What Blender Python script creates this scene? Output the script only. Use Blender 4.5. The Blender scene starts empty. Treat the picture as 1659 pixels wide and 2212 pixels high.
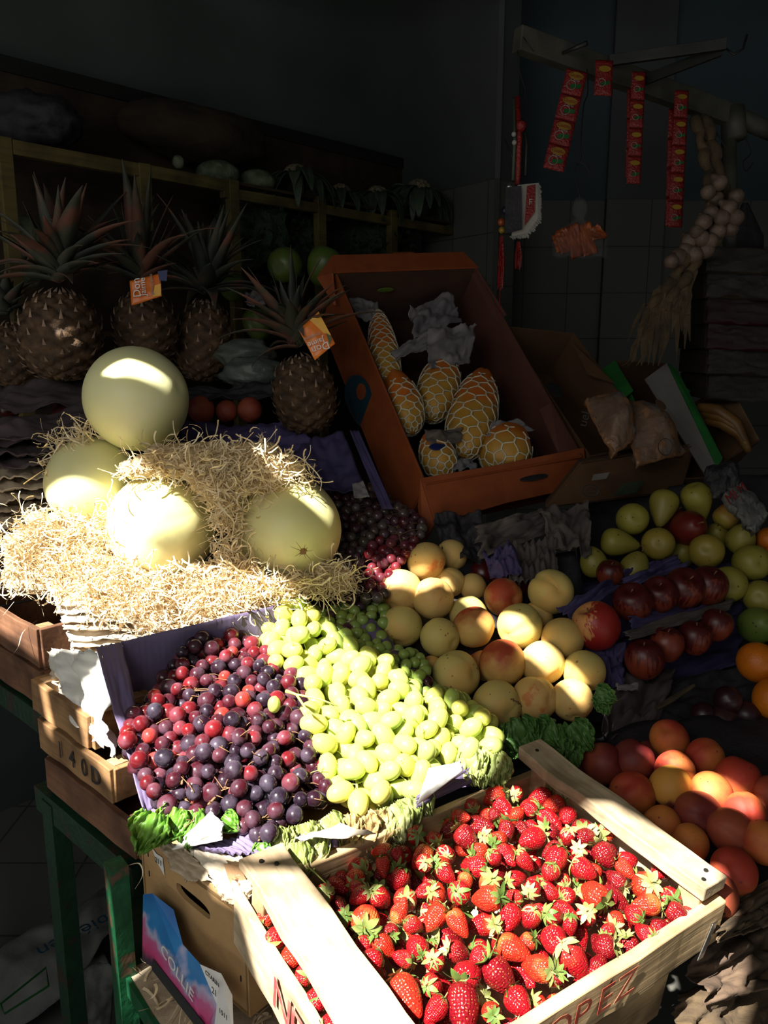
import bpy, bmesh, math, random
from mathutils import Vector, Matrix, noise, Euler
R_ = random.Random(7)
PI = math.pi
scene = bpy.context.scene
COL = scene.collection

# ---------------------------------------------------------------- camera
F = 1700.0; PITCH = math.radians(11.5); CAMZ = 1.5
cp, sp = math.cos(PITCH), math.sin(PITCH)
cd = bpy.data.cameras.new('camera'); cam = bpy.data.objects.new('camera', cd); COL.objects.link(cam)
cd.sensor_fit = 'HORIZONTAL'; cd.sensor_width = 36; cd.lens = F/1659*36
cd.clip_start = 0.05
cam.location = (0, 0, CAMZ); cam.rotation_euler = (PI/2-PITCH, 0, 0)
scene.camera = cam
# ---------------------------------------------------------------- light
scene.view_settings.view_transform = 'Standard'
scene.view_settings.look = 'None'
scene.view_settings.gamma = 1
scene.view_settings.use_curve_mapping = False
scene.view_settings.exposure = 0.0
SUN = Vector((-.68*.643, -.73*.643, .766)).normalized()
SUN_E = 21.5; WORLD_E = 0.16; FILL_E = 9.0
w = bpy.data.worlds.new('sky'); scene.world = w; w.use_nodes = True
w.node_tree.nodes['Background'].inputs[0].default_value = (.80, .90, 1, 1)
w.node_tree.nodes['Background'].inputs[1].default_value = WORLD_E
sl = bpy.data.lights.new('sun', 'SUN'); sl.energy = SUN_E; sl.angle = math.radians(.45); sl.color = (1, .96, .86)
so = bpy.data.objects.new('sun', sl); COL.objects.link(so)
so.rotation_euler = SUN.to_track_quat('Z', 'Y').to_euler(); so.location = (-3, -3, 5)
al = bpy.data.lights.new('added_fill', 'AREA'); al.shape = 'RECTANGLE'; al.size = 1.3; al.size_y = .8  # added fill lamp, stands in for daylight from the street side
al.energy = FILL_E; al.color = (1, .97, .90)
ao = bpy.data.objects.new('added_fill', al); COL.objects.link(ao)
ao.location = (-.75, -.45, 2.0)
ao.rotation_euler = (ao.location - Vector((.1, 1.3, .95))).to_track_quat('Z', 'Y').to_euler()

# ---------------------------------------------------------------- geometry helpers
def ray(px, py):
    x = (px-829.5)/F; y = -(py-1106)/F
    return Vector((x, cp+y*sp, y*cp-sp))
C0 = Vector((0, 0, CAMZ))
def at(px, py, d): return C0 + ray(px, py)*d
def atz(px, py, z):
    r = ray(px, py); return C0 + r*((z-CAMZ)/r.z)
def onp(px, py, P, n):
    r = ray(px, py); return C0 + r*((P-C0).dot(n)/r.dot(n))
def depth(P):
    q = P-C0; return q.y*cp - q.z*sp
def nz(p, s=1.0, seed=0.0): return noise.noise(Vector((p[0]*s+seed*7.13, p[1]*s-seed*3.7, p[2]*s+seed*1.9)))

ORG = {}
class MB:
    def __init__(s): s.v = []; s.f = []; s.m = []
    def add(s, vs, fs, m=0):
        o = len(s.v); s.v += [Vector(v) for v in vs]
        s.f += [tuple(i+o for i in f) for f in fs]; s.m += [m]*len(fs)
    def box(s, c, ax, ay, az, m=0):
        c = Vector(c); P = []
        for k in (-1, 1):
            for j in (-1, 1):
                for i in (-1, 1): P.append(c+ax*i+ay*j+az*k)
        s.add(P, [(0, 2, 3, 1), (4, 5, 7, 6), (0, 1, 5, 4), (2, 6, 7, 3), (0, 4, 6, 2), (1, 3, 7, 5)], m)
    def board(s, p0, p1, wv, tv, m=0, rough=0.0, seed=0, n=1):
        """board from p0 to p1; p0,p1 run along its middle; wv,tv half width / half thickness vectors"""
        p0 = Vector(p0); p1 = Vector(p1)
        n = max(n, 1); rings = []
        for i in range(n+1):
            c = p0.lerp(p1, i/n); r = []
            for (a, b) in ((-1, -1), (1, -1), (1, 1), (-1, 1)):
                q = c+wv*a+tv*b
                if rough: q += Vector((nz(q, 14, seed), nz(q, 14, seed+3), nz(q, 14, seed+5)))*rough
                r.append(q)
            rings.append(r)
        vs = [q for r in rings for q in r]; fs = []
        for i in range(n):
            for j in range(4):
                a = i*4+j; b = i*4+(j+1) % 4; fs.append((a, b, b+4, a+4))
        fs.append((3, 2, 1, 0)); e = n*4; fs.append((e, e+1, e+2, e+3))
        s.add(vs, fs, m)
    def tube(s, pts, rad, n=6, m=0, cap=True):
        pts = [Vector(p) for p in pts]; N = len(pts)
        if not hasattr(rad, '__len__'): rad = [rad]*N
        vs = []; up = Vector((0, 0, 1)); prev = None
        for i, p in enumerate(pts):
            t = (pts[min(i+1, N-1)]-pts[max(i-1, 0)])
            t = t.normalized() if t.length > 1e-9 else Vector((0, 0, 1))
            if prev is None:
                a = t.cross(up)
                if a.length < .1: a = t.cross(Vector((1, 0, 0)))
            else:
                a = prev - t*prev.dot(t)
                if a.length < 1e-4: a = t.cross(up)
            a.normalize(); prev = a; b = t.cross(a)
            for k in range(n):
                an = 2*PI*k/n; vs.append(p+(a*math.cos(an)+b*math.sin(an))*rad[i])
        fs = []
        for i in range(N-1):
            for k in range(n):
                x = i*n+k; y = i*n+(k+1) % n; fs.append((x, y, y+n, x+n))
        if cap: fs.append(tuple(range(n-1, -1, -1))); fs.append(tuple((N-1)*n+k for k in range(n)))
        s.add(vs, fs, m)
    def ribbon(s, pts, wd, side, m=0):
        vs = []; N = len(pts)
        for i, p in enumerate(pts):
            w_ = wd[i] if hasattr(wd, '__len__') else wd
            sd = side[i] if hasattr(side, '__len__') and not isinstance(side, Vector) else side
            vs += [Vector(p)-sd*w_, Vector(p)+sd*w_]
        s.add(vs, [(2*i, 2*i+1, 2*i+3, 2*i+2) for i in range(N-1)], m)
    def surf(s, fn, nu, nv, m=0, closeu=False, poles=False):
        vs = []; fs = []
        for j in range(nv+1):
            for i in range(nu if closeu else nu+1):
                vs.append(fn(i/nu, j/nv))
        W = nu if closeu else nu+1
        for j in range(nv):
            for i in range(nu):
                a = j*W+i; b = j*W+(i+1) % W
                fs.append((a, b, b+W, a+W))
        s.add(vs, fs, m)
    def sphere(s, c, r, nu=20, nv=14, m=0, fn=None, rot=None):
        c = Vector(c); r = Vector(r) if hasattr(r, '__len__') else Vector((r, r, r))
        vs = [None]; fs = []
        def pt(th, ph):
            q = Vector((math.sin(th)*math.cos(ph), math.sin(th)*math.sin(ph), math.cos(th)))
            k = fn(q, th, ph) if fn else 1
            q = Vector((q.x*r.x, q.y*r.y, q.z*r.z))*k if not isinstance(k, Vector) else k
            if rot: q = rot @ q
            return c+q
        vs[0] = pt(0, 0)
        for j in range(1, nv):
            for i in range(nu): vs.append(pt(PI*j/nv, 2*PI*i/nu))
        vs.append(pt(PI, 0)); L = len(vs)-1
        for i in range(nu): fs.append((0, 1+i, 1+(i+1) % nu))
        for j in range(nv-2):
            for i in range(nu):
                a = 1+j*nu+i; b = 1+j*nu+(i+1) % nu; fs.append((a, a+nu, b+nu, b))
        o = 1+(nv-2)*nu
        for i in range(nu): fs.append((L, o+(i+1) % nu, o+i))
        s.add(vs, fs, m)
    def mesh(s, name, mats, smooth=True, org=None):
        me = bpy.data.meshes.new(name)
        o = org or Vector((0, 0, 0))
        me.from_pydata([tuple(v-o) for v in s.v], [], s.f)
        mats = mats if isinstance(mats, (list, tuple)) else [mats]
        for m in mats: me.materials.append(m)
        if len(mats) > 1: me.polygons.foreach_set('material_index', s.m)
        me.polygons.foreach_set('use_smooth', [smooth]*len(s.f))
        me.update(); return me
    def build(s, name, mats, parent=None, smooth=False, label=None, cat=None, group=None, kind=None, bevel=0, org=None, solid=0, sub=0):
        if parent is not None: o = ORG[parent.name]
        elif org is not None: o = Vector(org)
        else:
            xs = [v.x for v in s.v]; ys = [v.y for v in s.v]; zs = [v.z for v in s.v]
            o = Vector(((min(xs)+max(xs))/2, (min(ys)+max(ys))/2, min(zs)))
        ob = bpy.data.objects.new(name, s.mesh(name, mats, smooth, o)); COL.objects.link(ob)
        if parent is not None: ob.parent = parent
        else: ob.location = o
        ORG[ob.name] = o
        if solid:
            md = ob.modifiers.new('thickness', 'SOLIDIFY'); md.thickness = solid; md.offset = 0
        if bevel:
            md = ob.modifiers.new('bevel', 'BEVEL'); md.width = bevel; md.segments = 2; md.limit_method = 'ANGLE'
        if sub:
            md = ob.modifiers.new('sub', 'SUBSURF'); md.levels = sub; md.render_levels = sub
        tag(ob, label, cat, group, kind); return ob
def tag(o, label=None, cat=None, group=None, kind=None):
    if label: o['label'] = label
    if cat: o['category'] = cat
    if group: o['group'] = group
    if kind: o['kind'] = kind
    return o
def thing(name, loc, label, cat, group=None, rot=None):
    o = bpy.data.objects.new(name, None); COL.objects.link(o); o.location = loc
    o.empty_display_size = .02
    if rot: o.rotation_euler = rot
    ORG[o.name] = Vector(loc); return tag(o, label, cat, group)
def inst(name, me, loc, rot=(0, 0, 0), sc=1.0, parent=None, label=None, cat=None, group=None):
    o = bpy.data.objects.new(name, me); COL.objects.link(o)
    if parent is not None: o.parent = parent
    o.location = loc; o.rotation_euler = rot
    o.scale = sc if hasattr(sc, '__len__') else (sc, sc, sc)
    ORG[o.name] = Vector(loc)
    return tag(o, label, cat, group)

def sheet(name, q, mat, nx=24, ny=24, amp=.006, fr=9, seed=0, rag=0.0, corr=0, camp=.0012, fold=0.0, solid=.0015, bulge=0.0, **kw):
    """crumpled sheet spanned by four 3D corners (tl, tr, br, bl)"""
    a, b, c, d = [Vector(x) for x in q]
    n = (b-a).cross(d-a).normalized(); m = MB()
    if n.dot(C0-(a+c)/2) < 0: n = -n
    def fn(u, v):
        uu, vv = u, v
        if rag:
            e = lambda t, k: rag*(.5+nz((t*9, k, seed), 1.3)+.6*nz((t*31, k, seed), 1.1))
            uu = u + (e(v, 1) if u == 0 else 0) - (e(v, 2) if u == 1 else 0)
            vv = v + (e(u, 3) if v == 0 else 0) - (e(u, 4) if v == 1 else 0)
        p = a.lerp(b, uu).lerp(d.lerp(c, uu), vv)
        h = nz((uu, vv, 0), fr, seed)*amp + nz((uu, vv, 0), fr*2.7, seed+2)*amp*.45
        if fold: h += fold*abs(nz((uu*1.3+vv*.7, vv, 0), fr*.6, seed+5))
        if corr: h += camp*math.sin(2*PI*corr*uu)
        if bulge: h += bulge*math.sin(PI*uu)*math.sin(PI*vv)
        return p+n*h
    m.surf(fn, nx, ny)
    return m.build(name, mat, smooth=not corr or True, solid=solid, **kw)

# ---------------------------------------------------------------- materials
def nodes(name, rough=.6, **kw):
    m = bpy.data.materials.new(name); m.use_nodes = True; nt = m.node_tree
    b = nt.nodes['Principled BSDF']; b.inputs['Roughness'].default_value = rough
    for k, v in kw.items(): b.inputs[k].default_value = v
    return m, nt, b
def N(nt, t, **kw):
    n = nt.nodes.new(t)
    for k, v in kw.items():
        if k in n.inputs: n.inputs[k].default_value = v
        else: setattr(n, k, v)
    return n
def c4(c): return (c[0], c[1], c[2], 1)
def ramp(nt, stops):
    r = nt.nodes.new('ShaderNodeValToRGB'); e = r.color_ramp.elements
    while len(e) < len(stops): e.new(.5)
    for k, (p, c) in enumerate(stops): e[k].position = p; e[k].color = c4(c)
    return r
def noisy(name, stops, scale=8, rough=.6, bump=.0, bscale=None, stretch=None, rotz=0, detail=5, rnd=0.0, sss=0, sssr=(.01, .006, .003), coord='Object', dist=.01, **kw):
    m, nt, b = nodes(name, rough, **kw); L = nt.links.new
    tc = N(nt, 'ShaderNodeTexCoord'); mp = N(nt, 'ShaderNodeMapping')
    mp.inputs['Rotation'].default_value = (0, 0, rotz)
    if stretch: mp.inputs['Scale'].default_value = stretch
    L(tc.outputs[coord], mp.inputs[0])
    src = mp.outputs[0]
    oi = N(nt, 'ShaderNodeObjectInfo')
    ad = N(nt, 'ShaderNodeVectorMath', operation='ADD'); L(src, ad.inputs[0])
    mu = N(nt, 'ShaderNodeMath', operation='MULTIPLY'); mu.inputs[1].default_value = 17; L(oi.outputs['Random'], mu.inputs[0]); L(mu.outputs[0], ad.inputs[1])
    no = N(nt, 'ShaderNodeTexNoise', Scale=scale, Detail=detail); L(ad.outputs[0], no.inputs['Vector'])
    r = ramp(nt, stops)
    if rnd:
        m1 = N(nt, 'ShaderNodeMath', operation='SUBTRACT'); m1.inputs[1].default_value = .5; L(oi.outputs['Random'], m1.inputs[0])
        m2 = N(nt, 'ShaderNodeMath', operation='MULTIPLY_ADD'); m2.inputs[1].default_value = rnd; L(m1.outputs[0], m2.inputs[0]); L(no.outputs['Fac'], m2.inputs[2])
        L(m2.outputs[0], r.inputs[0])
    else: L(no.outputs['Fac'], r.inputs[0])
    L(r.outputs[0], b.inputs['Base Color'])
    if bump:
        n2 = N(nt, 'ShaderNodeTexNoise', Scale=bscale or scale*3, Detail=6); L(ad.outputs[0], n2.inputs['Vector'])
        bp = N(nt, 'ShaderNodeBump', Strength=bump, Distance=dist); L(n2.outputs['Fac'], bp.inputs['Height']); L(bp.outputs[0], b.inputs['Normal'])
    if sss:
        b.inputs['Subsurface Weight'].default_value = sss; b.inputs['Subsurface Radius'].default_value = sssr; b.inputs['Subsurface Scale'].default_value = 1
    return m
def plain(name, c, rough=.6, bump=.15, var=.18, scale=12, **kw):
    c = Vector(c); d = c*(1-var); e = c*(1+var)
    return noisy(name, [(.3, d), (.7, e)], scale=scale, rough=rough, bump=bump, **kw)
def wood(name, c, az, rough=.75, dirt=.45):
    c = Vector(c); m, nt, b = nodes(name, rough); L = nt.links.new
    tc = N(nt, 'ShaderNodeTexCoord'); mp = N(nt, 'ShaderNodeMapping')
    mp.inputs['Rotation'].default_value = (0, 0, -az); L(tc.outputs['Object'], mp.inputs[0])
    mp2 = N(nt, 'ShaderNodeMapping'); mp2.inputs['Scale'].default_value = (2.5, 60, 60); L(mp.outputs[0], mp2.inputs[0])
    n1 = N(nt, 'ShaderNodeTexNoise', Scale=1.6, Detail=6, Distortion=.6); L(mp2.outputs[0], n1.inputs['Vector'])
    n2 = N(nt, 'ShaderNodeTexNoise', Scale=11, Detail=4); L(tc.outputs['Object'], n2.inputs['Vector'])
    r1 = ramp(nt, [(.25, c*.62), (.5, c), (.75, c*1.2)]); L(n1.outputs['Fac'], r1.inputs[0])
    r2 = ramp(nt, [(.38, (dirt, dirt*.92, dirt*.85)), (.6, (1, 1, 1))]); L(n2.outputs['Fac'], r2.inputs[0])
    mx = N(nt, 'ShaderNodeMix', data_type='RGBA', blend_type='MULTIPLY'); mx.inputs[0].default_value = 1
    L(r1.outputs[0], mx.inputs[6]); L(r2.outputs[0], mx.inputs[7]); L(mx.outputs[2], b.inputs['Base Color'])
    bp = N(nt, 'ShaderNodeBump', Strength=.35, Distance=.002); L(n1.outputs['Fac'], bp.inputs['Height']); L(bp.outputs[0], b.inputs['Normal'])
    return m
def fruitmat(name, base, blush, lo=.45, hi=.65, axis=(0, .6, 1), rough=.5, spec=.5, specks=None, stripe=0, sss=.15, rnd=.25, coat=0, bloom=0):
    """skin colour with a blush on one side, mottled by noise, small dark specks"""
    m, nt, b = nodes(name, rough); L = nt.links.new
    tc = N(nt, 'ShaderNodeTexCoord'); oi = N(nt, 'ShaderNodeObjectInfo')
    mu = N(nt, 'ShaderNodeMath', operation='MULTIPLY'); mu.inputs[1].default_value = 23; L(oi.outputs['Random'], mu.inputs[0])
    ad = N(nt, 'ShaderNodeVectorMath', operation='ADD'); L(tc.outputs['Object'], ad.inputs[0]); L(mu.outputs[0], ad.inputs[1])
    no = N(nt, 'ShaderNodeTexNoise', Scale=22, Detail=4, Roughness=.6); L(ad.outputs[0], no.inputs['Vector'])
    dt = N(nt, 'ShaderNodeVectorMath', operation='DOT_PRODUCT'); dt.inputs[1].default_value = Vector(axis).normalized()*9
    L(tc.outputs['Object'], dt.inputs[0])
    s1 = N(nt, 'ShaderNodeMath', operation='MULTIPLY_ADD'); s1.inputs[1].default_value = .9; L(no.outputs['Fac'], s1.inputs[0]); L(dt.outputs['Value'], s1.inputs[2])
    s2 = N(nt, 'ShaderNodeMath', operation='MULTIPLY_ADD'); s2.inputs[1].default_value = rnd; L(oi.outputs['Random'], s2.inputs[0]); L(s1.outputs[0], s2.inputs[2])
    fac = s2.outputs[0]
    if stripe:
        mp = N(nt, 'ShaderNodeMapping'); mp.inputs['Scale'].default_value = (1, 1, .08); L(tc.outputs['Object'], mp.inputs[0])
        ns = N(nt, 'ShaderNodeTexNoise', Scale=190, Detail=3); L(mp.outputs[0], ns.inputs['Vector'])
        s3 = N(nt, 'ShaderNodeMath', operation='MULTIPLY_ADD'); s3.inputs[1].default_value = stripe; L(ns.outputs['Fac'], s3.inputs[0]); L(fac, s3.inputs[2]); fac = s3.outputs[0]
    b0 = Vector(base); b1 = Vector(blush)
    r = ramp(nt, [(lo, b0), ((lo+hi)/2, b0.lerp(b1, .4)), (hi, b1)]); L(fac, r.inputs[0])
    out = r.outputs[0]
    if specks:
        vo = N(nt, 'ShaderNodeTexVoronoi', Scale=75); L(ad.outputs[0], vo.inputs['Vector'])
        n3 = N(nt, 'ShaderNodeTexNoise', Scale=30); L(ad.outputs[0], n3.inputs['Vector'])
        ma = N(nt, 'ShaderNodeMath', operation='MULTIPLY_ADD'); ma.inputs[1].default_value = -.55; ma.inputs[2].default_value = .36; L(n3.outputs['Fac'], ma.inputs[0])
        lt = N(nt, 'ShaderNodeMath', operation='LESS_THAN'); L(vo.outputs['Distance'], lt.inputs[0]); L(ma.outputs[0], lt.inputs[1])
        mx = N(nt, 'ShaderNodeMix', data_type='RGBA'); L(lt.outputs[0], mx.inputs[0]); L(out, mx.inputs[6]); mx.inputs[7].default_value = c4(specks); out = mx.outputs[2]
    if bloom:
        n4 = N(nt, 'ShaderNodeTexNoise', Scale=60, Detail=5); L(ad.outputs[0], n4.inputs['Vector'])
        r4 = ramp(nt, [(.42, (0, 0, 0)), (.72, (bloom,)*3)]); L(n4.outputs['Fac'], r4.inputs[0])
        mx = N(nt, 'ShaderNodeMix', data_type='RGBA'); L(r4.outputs[0], mx.inputs[0]); L(out, mx.inputs[6]); mx.inputs[7].default_value = (.30, .25, .36, 1); out = mx.outputs[2]
        L(r4.outputs[0], b.inputs['Roughness']) if False else None
    L(out, b.inputs['Base Color'])
    b.inputs['Specular IOR Level'].default_value = spec
    if sss: b.inputs['Subsurface Weight'].default_value = sss; b.inputs['Subsurface Radius'].default_value = (.012, .006, .003); b.inputs['Subsurface Scale'].default_value = 1
    if coat: b.inputs['Coat Weight'].default_value = coat; b.inputs['Coat Roughness'].default_value = .15
    bp = N(nt, 'ShaderNodeBump', Strength=.12, Distance=.002); L(no.outputs['Fac'], bp.inputs['Height']); L(bp.outputs[0], b.inputs['Normal'])
    return m

M = {}
AZU = math.radians(90-55.9)      # long direction of the crates' fronts
AZV = math.radians(90+34.1)
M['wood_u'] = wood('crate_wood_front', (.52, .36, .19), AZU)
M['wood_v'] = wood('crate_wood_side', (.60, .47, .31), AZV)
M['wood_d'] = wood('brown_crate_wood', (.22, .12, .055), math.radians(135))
M['wood_post'] = wood('post_wood', (.50, .32, .17), 0)
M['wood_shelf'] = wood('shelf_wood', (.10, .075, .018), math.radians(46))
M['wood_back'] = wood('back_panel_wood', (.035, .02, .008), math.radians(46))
M['ply'] = noisy('fibreboard', [(.3, (.34, .19, .07)), (.7, (.47, .29, .13))], scale=9, rough=.8, bump=.2, bscale=50)
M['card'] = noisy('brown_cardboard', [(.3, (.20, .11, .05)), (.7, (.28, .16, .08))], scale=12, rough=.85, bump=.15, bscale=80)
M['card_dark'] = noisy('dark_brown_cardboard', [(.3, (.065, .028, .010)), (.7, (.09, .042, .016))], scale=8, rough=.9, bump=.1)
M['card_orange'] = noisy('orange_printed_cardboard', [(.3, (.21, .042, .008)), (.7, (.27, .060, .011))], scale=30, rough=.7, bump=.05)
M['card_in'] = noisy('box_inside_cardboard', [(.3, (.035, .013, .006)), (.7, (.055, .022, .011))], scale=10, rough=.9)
M['card_pink'] = noisy('pinkish_cardboard', [(.3, (.075, .022, .014)), (.7, (.10, .032, .02))], scale=10, rough=.9)
M['torn'] = noisy('torn_paper_edges', [(.3, (.35, .27, .18)), (.7, (.58, .47, .34))], scale=20, rough=.9, bump=.4)
M['torn_pale'] = noisy('pale_old_paper', [(.3, (.42, .35, .26)), (.7, (.70, .62, .50))], scale=14, rough=.9, bump=.3)
M['purple'] = noisy('purple_tray_card', [(.3, (.10, .075, .15)), (.7, (.17, .13, .25))], scale=9, rough=.75, bump=.2)
M['purple_d'] = noisy('deep_purple_paper', [(.3, (.03, .022, .075)), (.7, (.07, .055, .16))], scale=9, rough=.8, bump=.4)
M['mauve'] = noisy('dull_mauve_paper', [(.3, (.04, .027, .03)), (.7, (.085, .058, .062))], scale=9, rough=.85, bump=.4)
M['white'] = noisy('white_paper', [(.3, (.62, .60, .55)), (.7, (.80, .78, .74))], scale=9, rough=.8, bump=.3)
M['tissue'] = noisy('dull_white_tissue', [(.3, (.13, .12, .13)), (.7, (.24, .22, .23))], scale=9, rough=.8, bump=.3)
M['greytissue'] = noisy('grey_crumpled_paper', [(.3, (.050, .042, .042)), (.7, (.13, .10, .085))], scale=12, rough=.85, bump=.5)
M['green_shade'] = noisy('green_paint_shaded', [(.33, (.03, .018, .01)), (.42, (.003, .028, .012)), (.7, (.005, .04, .018))], scale=26, rough=.5, bump=.2)  # darker copy of the chipped green paint, shade put into the colour
M['sack_br'] = noisy('brown_sacking', [(.3, (.05, .03, .02)), (.7, (.14, .09, .055))], scale=12, rough=.9, bump=.6)
M['green_m'] = noisy('chipped_green_paint', [(.36, (.10, .06, .035)), (.42, (.006, .07, .026)), (.7, (.010, .11, .04))], scale=26, rough=.45, bump=.2)
M['dark_m'] = plain('dark_green_metal', (.006, .022, .012), rough=.5)
M['straw'] = noisy('wood_wool', [(.25, (.66, .50, .28)), (.7, (.88, .75, .52))], scale=30, rough=.7, sss=.0)
M['straw_b'] = noisy('wood_wool_base', [(.25, (.50, .34, .17)), (.7, (.75, .58, .34))], scale=60, rough=.9, bump=1, bscale=120)
M['melon'] = noisy('honeydew_rind', [(.25, (.70, .66, .28)), (.5, (.80, .77, .42)), (.75, (.84, .83, .54))], scale=5, rough=.42, bump=.05, sss=.15, sssr=(.02, .02, .01), rnd=.3)
M['melon_scar'] = plain('brown_rind_scar', (.25, .13, .05), rough=.9)
M['cantaloupe'] = noisy('netted_melon_rind', [(.4, (.05, .07, .035)), (.6, (.12, .14, .085))], scale=40, rough=.8, bump=.5)
M['pine'] = noisy('pineapple_skin', [(.3, (.025, .014, .006)), (.55, (.07, .035, .014)), (.75, (.13, .07, .03))], scale=45, rough=.75, bump=.3)
M['pine_tip'] = plain('pineapple_bract', (.26, .17, .12), rough=.8)
M['crown'] = noisy('pineapple_leaves', [(.35, (.022, .028, .018)), (.5, (.04, .042, .028)), (.62, (.12, .045, .03)), (.75, (.06, .03, .02))], scale=14, rough=.7, rnd=.1)
M['garlic'] = noisy('garlic_skin', [(.3, (.07, .045, .03)), (.7, (.15, .10, .075))], scale=30, rough=.6, bump=.3)
M['braid'] = noisy('dried_garlic_leaves', [(.3, (.035, .022, .012)), (.7, (.10, .065, .03))], scale=20, rough=.9, bump=.5)
M['paint_bar'] = noisy('old_cream_paint', [(.3, (.035, .034, .027)), (.7, (.075, .072, .058))], scale=14, rough=.6, bump=.2)
M['steel'] = plain('dull_steel', (.03, .03, .028), rough=.5, Metallic=.6)
M['hook'] = plain('black_wire', (.006, .006, .006), rough=.6)
M['red_s'] = plain('red_sachet', (.17, .008, .007), rough=.35, bump=.5, scale=60)
M['yellow_s'] = plain('yellow_print', (.24, .14, .015), rough=.4, bump=0)
M['green_s'] = plain('green_print', (.01, .08, .02), rough=.4, bump=0)
M['silver'] = plain('zinc_plate', (.5, .5, .5), rough=.3, Metallic=1)
M['white_s'] = plain('white_print', (.26, .25, .23), rough=.5, bump=0)
M['white_l'] = plain('white_label', (.7, .7, .68), rough=.6, bump=0, var=.04)
M['black'] = plain('black_print', (.012, .012, .014), rough=.6, bump=0)
M['red_ink'] = noisy('faded_red_ink', [(.35, (.42, .16, .12)), (.55, (.36, .04, .04))], scale=60, rough=.8)
M['ink_or'] = noisy('rust_red_ink', [(.35, (.36, .10, .05)), (.55, (.26, .035, .015))], scale=60, rough=.8)
M['tag_or'] = noisy('orange_tag', [(.3, (.62, .12, .01)), (.7, (.80, .22, .02))], scale=14, rough=.35)
M['tag_in'] = plain('navy_print', (.01, .015, .09), rough=.4, bump=0)
M['tag_yel'] = plain('yellow_orange_print', (.75, .38, .03), rough=.4, bump=0)
M['blue_p'] = plain('dark_teal_print', (.006, .04, .07), rough=.6, bump=0)
M['film'] = plain('clear_plastic', (.14, .14, .15), rough=.10, bump=.6, scale=30)
M['film'].node_tree.nodes['Principled BSDF'].inputs['Alpha'].default_value = .16
M['film_b'] = plain('cloudy_bag', (.13, .15, .13), rough=.3, bump=.6, scale=20)
M['film_b'].node_tree.nodes['Principled BSDF'].inputs['Alpha'].default_value = .75
M['orange_pack'] = noisy('orange_packet', [(.3, (.16, .025, .005)), (.7, (.30, .07, .012))], scale=25, rough=.4)
M['net'] = plain('foam_net', (.50, .47, .36), rough=.8, bump=.1)
M['papaya'] = fruitmat('papaya_skin', (.42, .22, .03), (.52, .13, .012), lo=.4, hi=.8, rough=.5, specks=(.20, .09, .02))
M['lettuce'] = noisy('wilted_lettuce', [(.3, (.10, .14, .02)), (.55, (.26, .30, .09)), (.8, (.50, .48, .26))], scale=24, rough=.6, bump=.5, sss=.1)
M['lettuce_g'] = noisy('fresh_lettuce', [(.3, (.035, .13, .008)), (.7, (.13, .28, .03))], scale=20, rough=.45, bump=.4, sss=.1)
M['lettuce_br'] = noisy('browned_lettuce', [(.3, (.16, .09, .04)), (.6, (.40, .30, .12)), (.8, (.50, .48, .2))], scale=26, rough=.7, bump=.5)
M['leaf_dk'] = noisy('dark_cauliflower_leaves', [(.3, (.016, .032, .016)), (.7, (.05, .068, .042))], scale=14, rough=.6, bump=.3)
M['parsley'] = noisy('parsley', [(.3, (.003, .010, .002)), (.7, (.006, .025, .005))], scale=30, rough=.7, bump=.8)
M['curd'] = noisy('cauliflower_curd', [(.3, (.13, .11, .06)), (.7, (.20, .17, .10))], scale=60, rough=.9, bump=1, bscale=110)
M['green_fr'] = noisy('green_fruit', [(.3, (.05, .085, .012)), (.7, (.085, .13, .02))], scale=18, rough=.4)
M['stem_br'] = plain('brown_stem', (.20, .10, .045), rough=.8)
M['stem_gr'] = plain('green_stem', (.38, .42, .10), rough=.6)
M['shelf_dark'] = plain('dark_cupboard_inside', (.006, .004, .002), rough=.9)
M['trim'] = plain('black_trim', (.003, .003, .003), rough=.7)
M['sack'] = noisy('brown_sack', [(.3, (.012, .007, .002)), (.7, (.03, .018, .006))], scale=12, rough=.9, bump=.6)
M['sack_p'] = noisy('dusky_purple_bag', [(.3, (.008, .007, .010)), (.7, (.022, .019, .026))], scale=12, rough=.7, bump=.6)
M['sack_w'] = noisy('white_woven_sack', [(.3, (.10, .10, .09)), (.7, (.16, .16, .15))], scale=12, rough=.8, bump=.4)
M['pale_box'] = plain('pale_grey_cardboard', (.17, .155, .145), rough=.8)
M['green_box'] = plain('green_printed_cardboard', (.012, .13, .02), rough=.7)
M['bread'] = noisy('tan_parcel_paper', [(.3, (.16, .075, .035)), (.7, (.27, .14, .07))], scale=14, rough=.35, bump=.7)
M['banana'] = noisy('banana_skin', [(.3, (.10, .045, .01)), (.7, (.20, .10, .02))], scale=16, rough=.5)
M['red_band'] = plain('dark_red_packet', (.045, .004, .005), rough=.3)
M['blue_dk'] = plain('navy_plastic', (.004, .006, .018), rough=.5)
# fruit
M['peach_y'] = fruitmat('yellow_peach', (.72, .50, .17), (.62, .22, .06), lo=.75, hi=1.15, rough=.62, specks=(.35, .20, .07), sss=.12)
M['peach_g'] = fruitmat('greenish_peach', (.60, .50, .16), (.66, .42, .12), lo=.6, hi=1.2, rough=.62, specks=(.30, .18, .07), sss=.12)
M['peach_b'] = fruitmat('blushed_peach', (.66, .42, .12), (.42, .06, .02), lo=.35, hi=.8, rough=.62, sss=.1)
M['peach_spot'] = fruitmat('spotted_peach', (.62, .42, .13), (.42, .03, .02), lo=.78, hi=.98, rough=.6, sss=.1)
M['peach_o'] = fruitmat('orange_peach', (.60, .20, .04), (.38, .035, .016), lo=.25, hi=.8, rough=.65, sss=.1, specks=(.2, .03, .02))
M['peach_m'] = fruitmat('mottled_peach', (.62, .30, .05), (.16, .03, .03), lo=.68, hi=.85, rough=.6, sss=.1)
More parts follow.
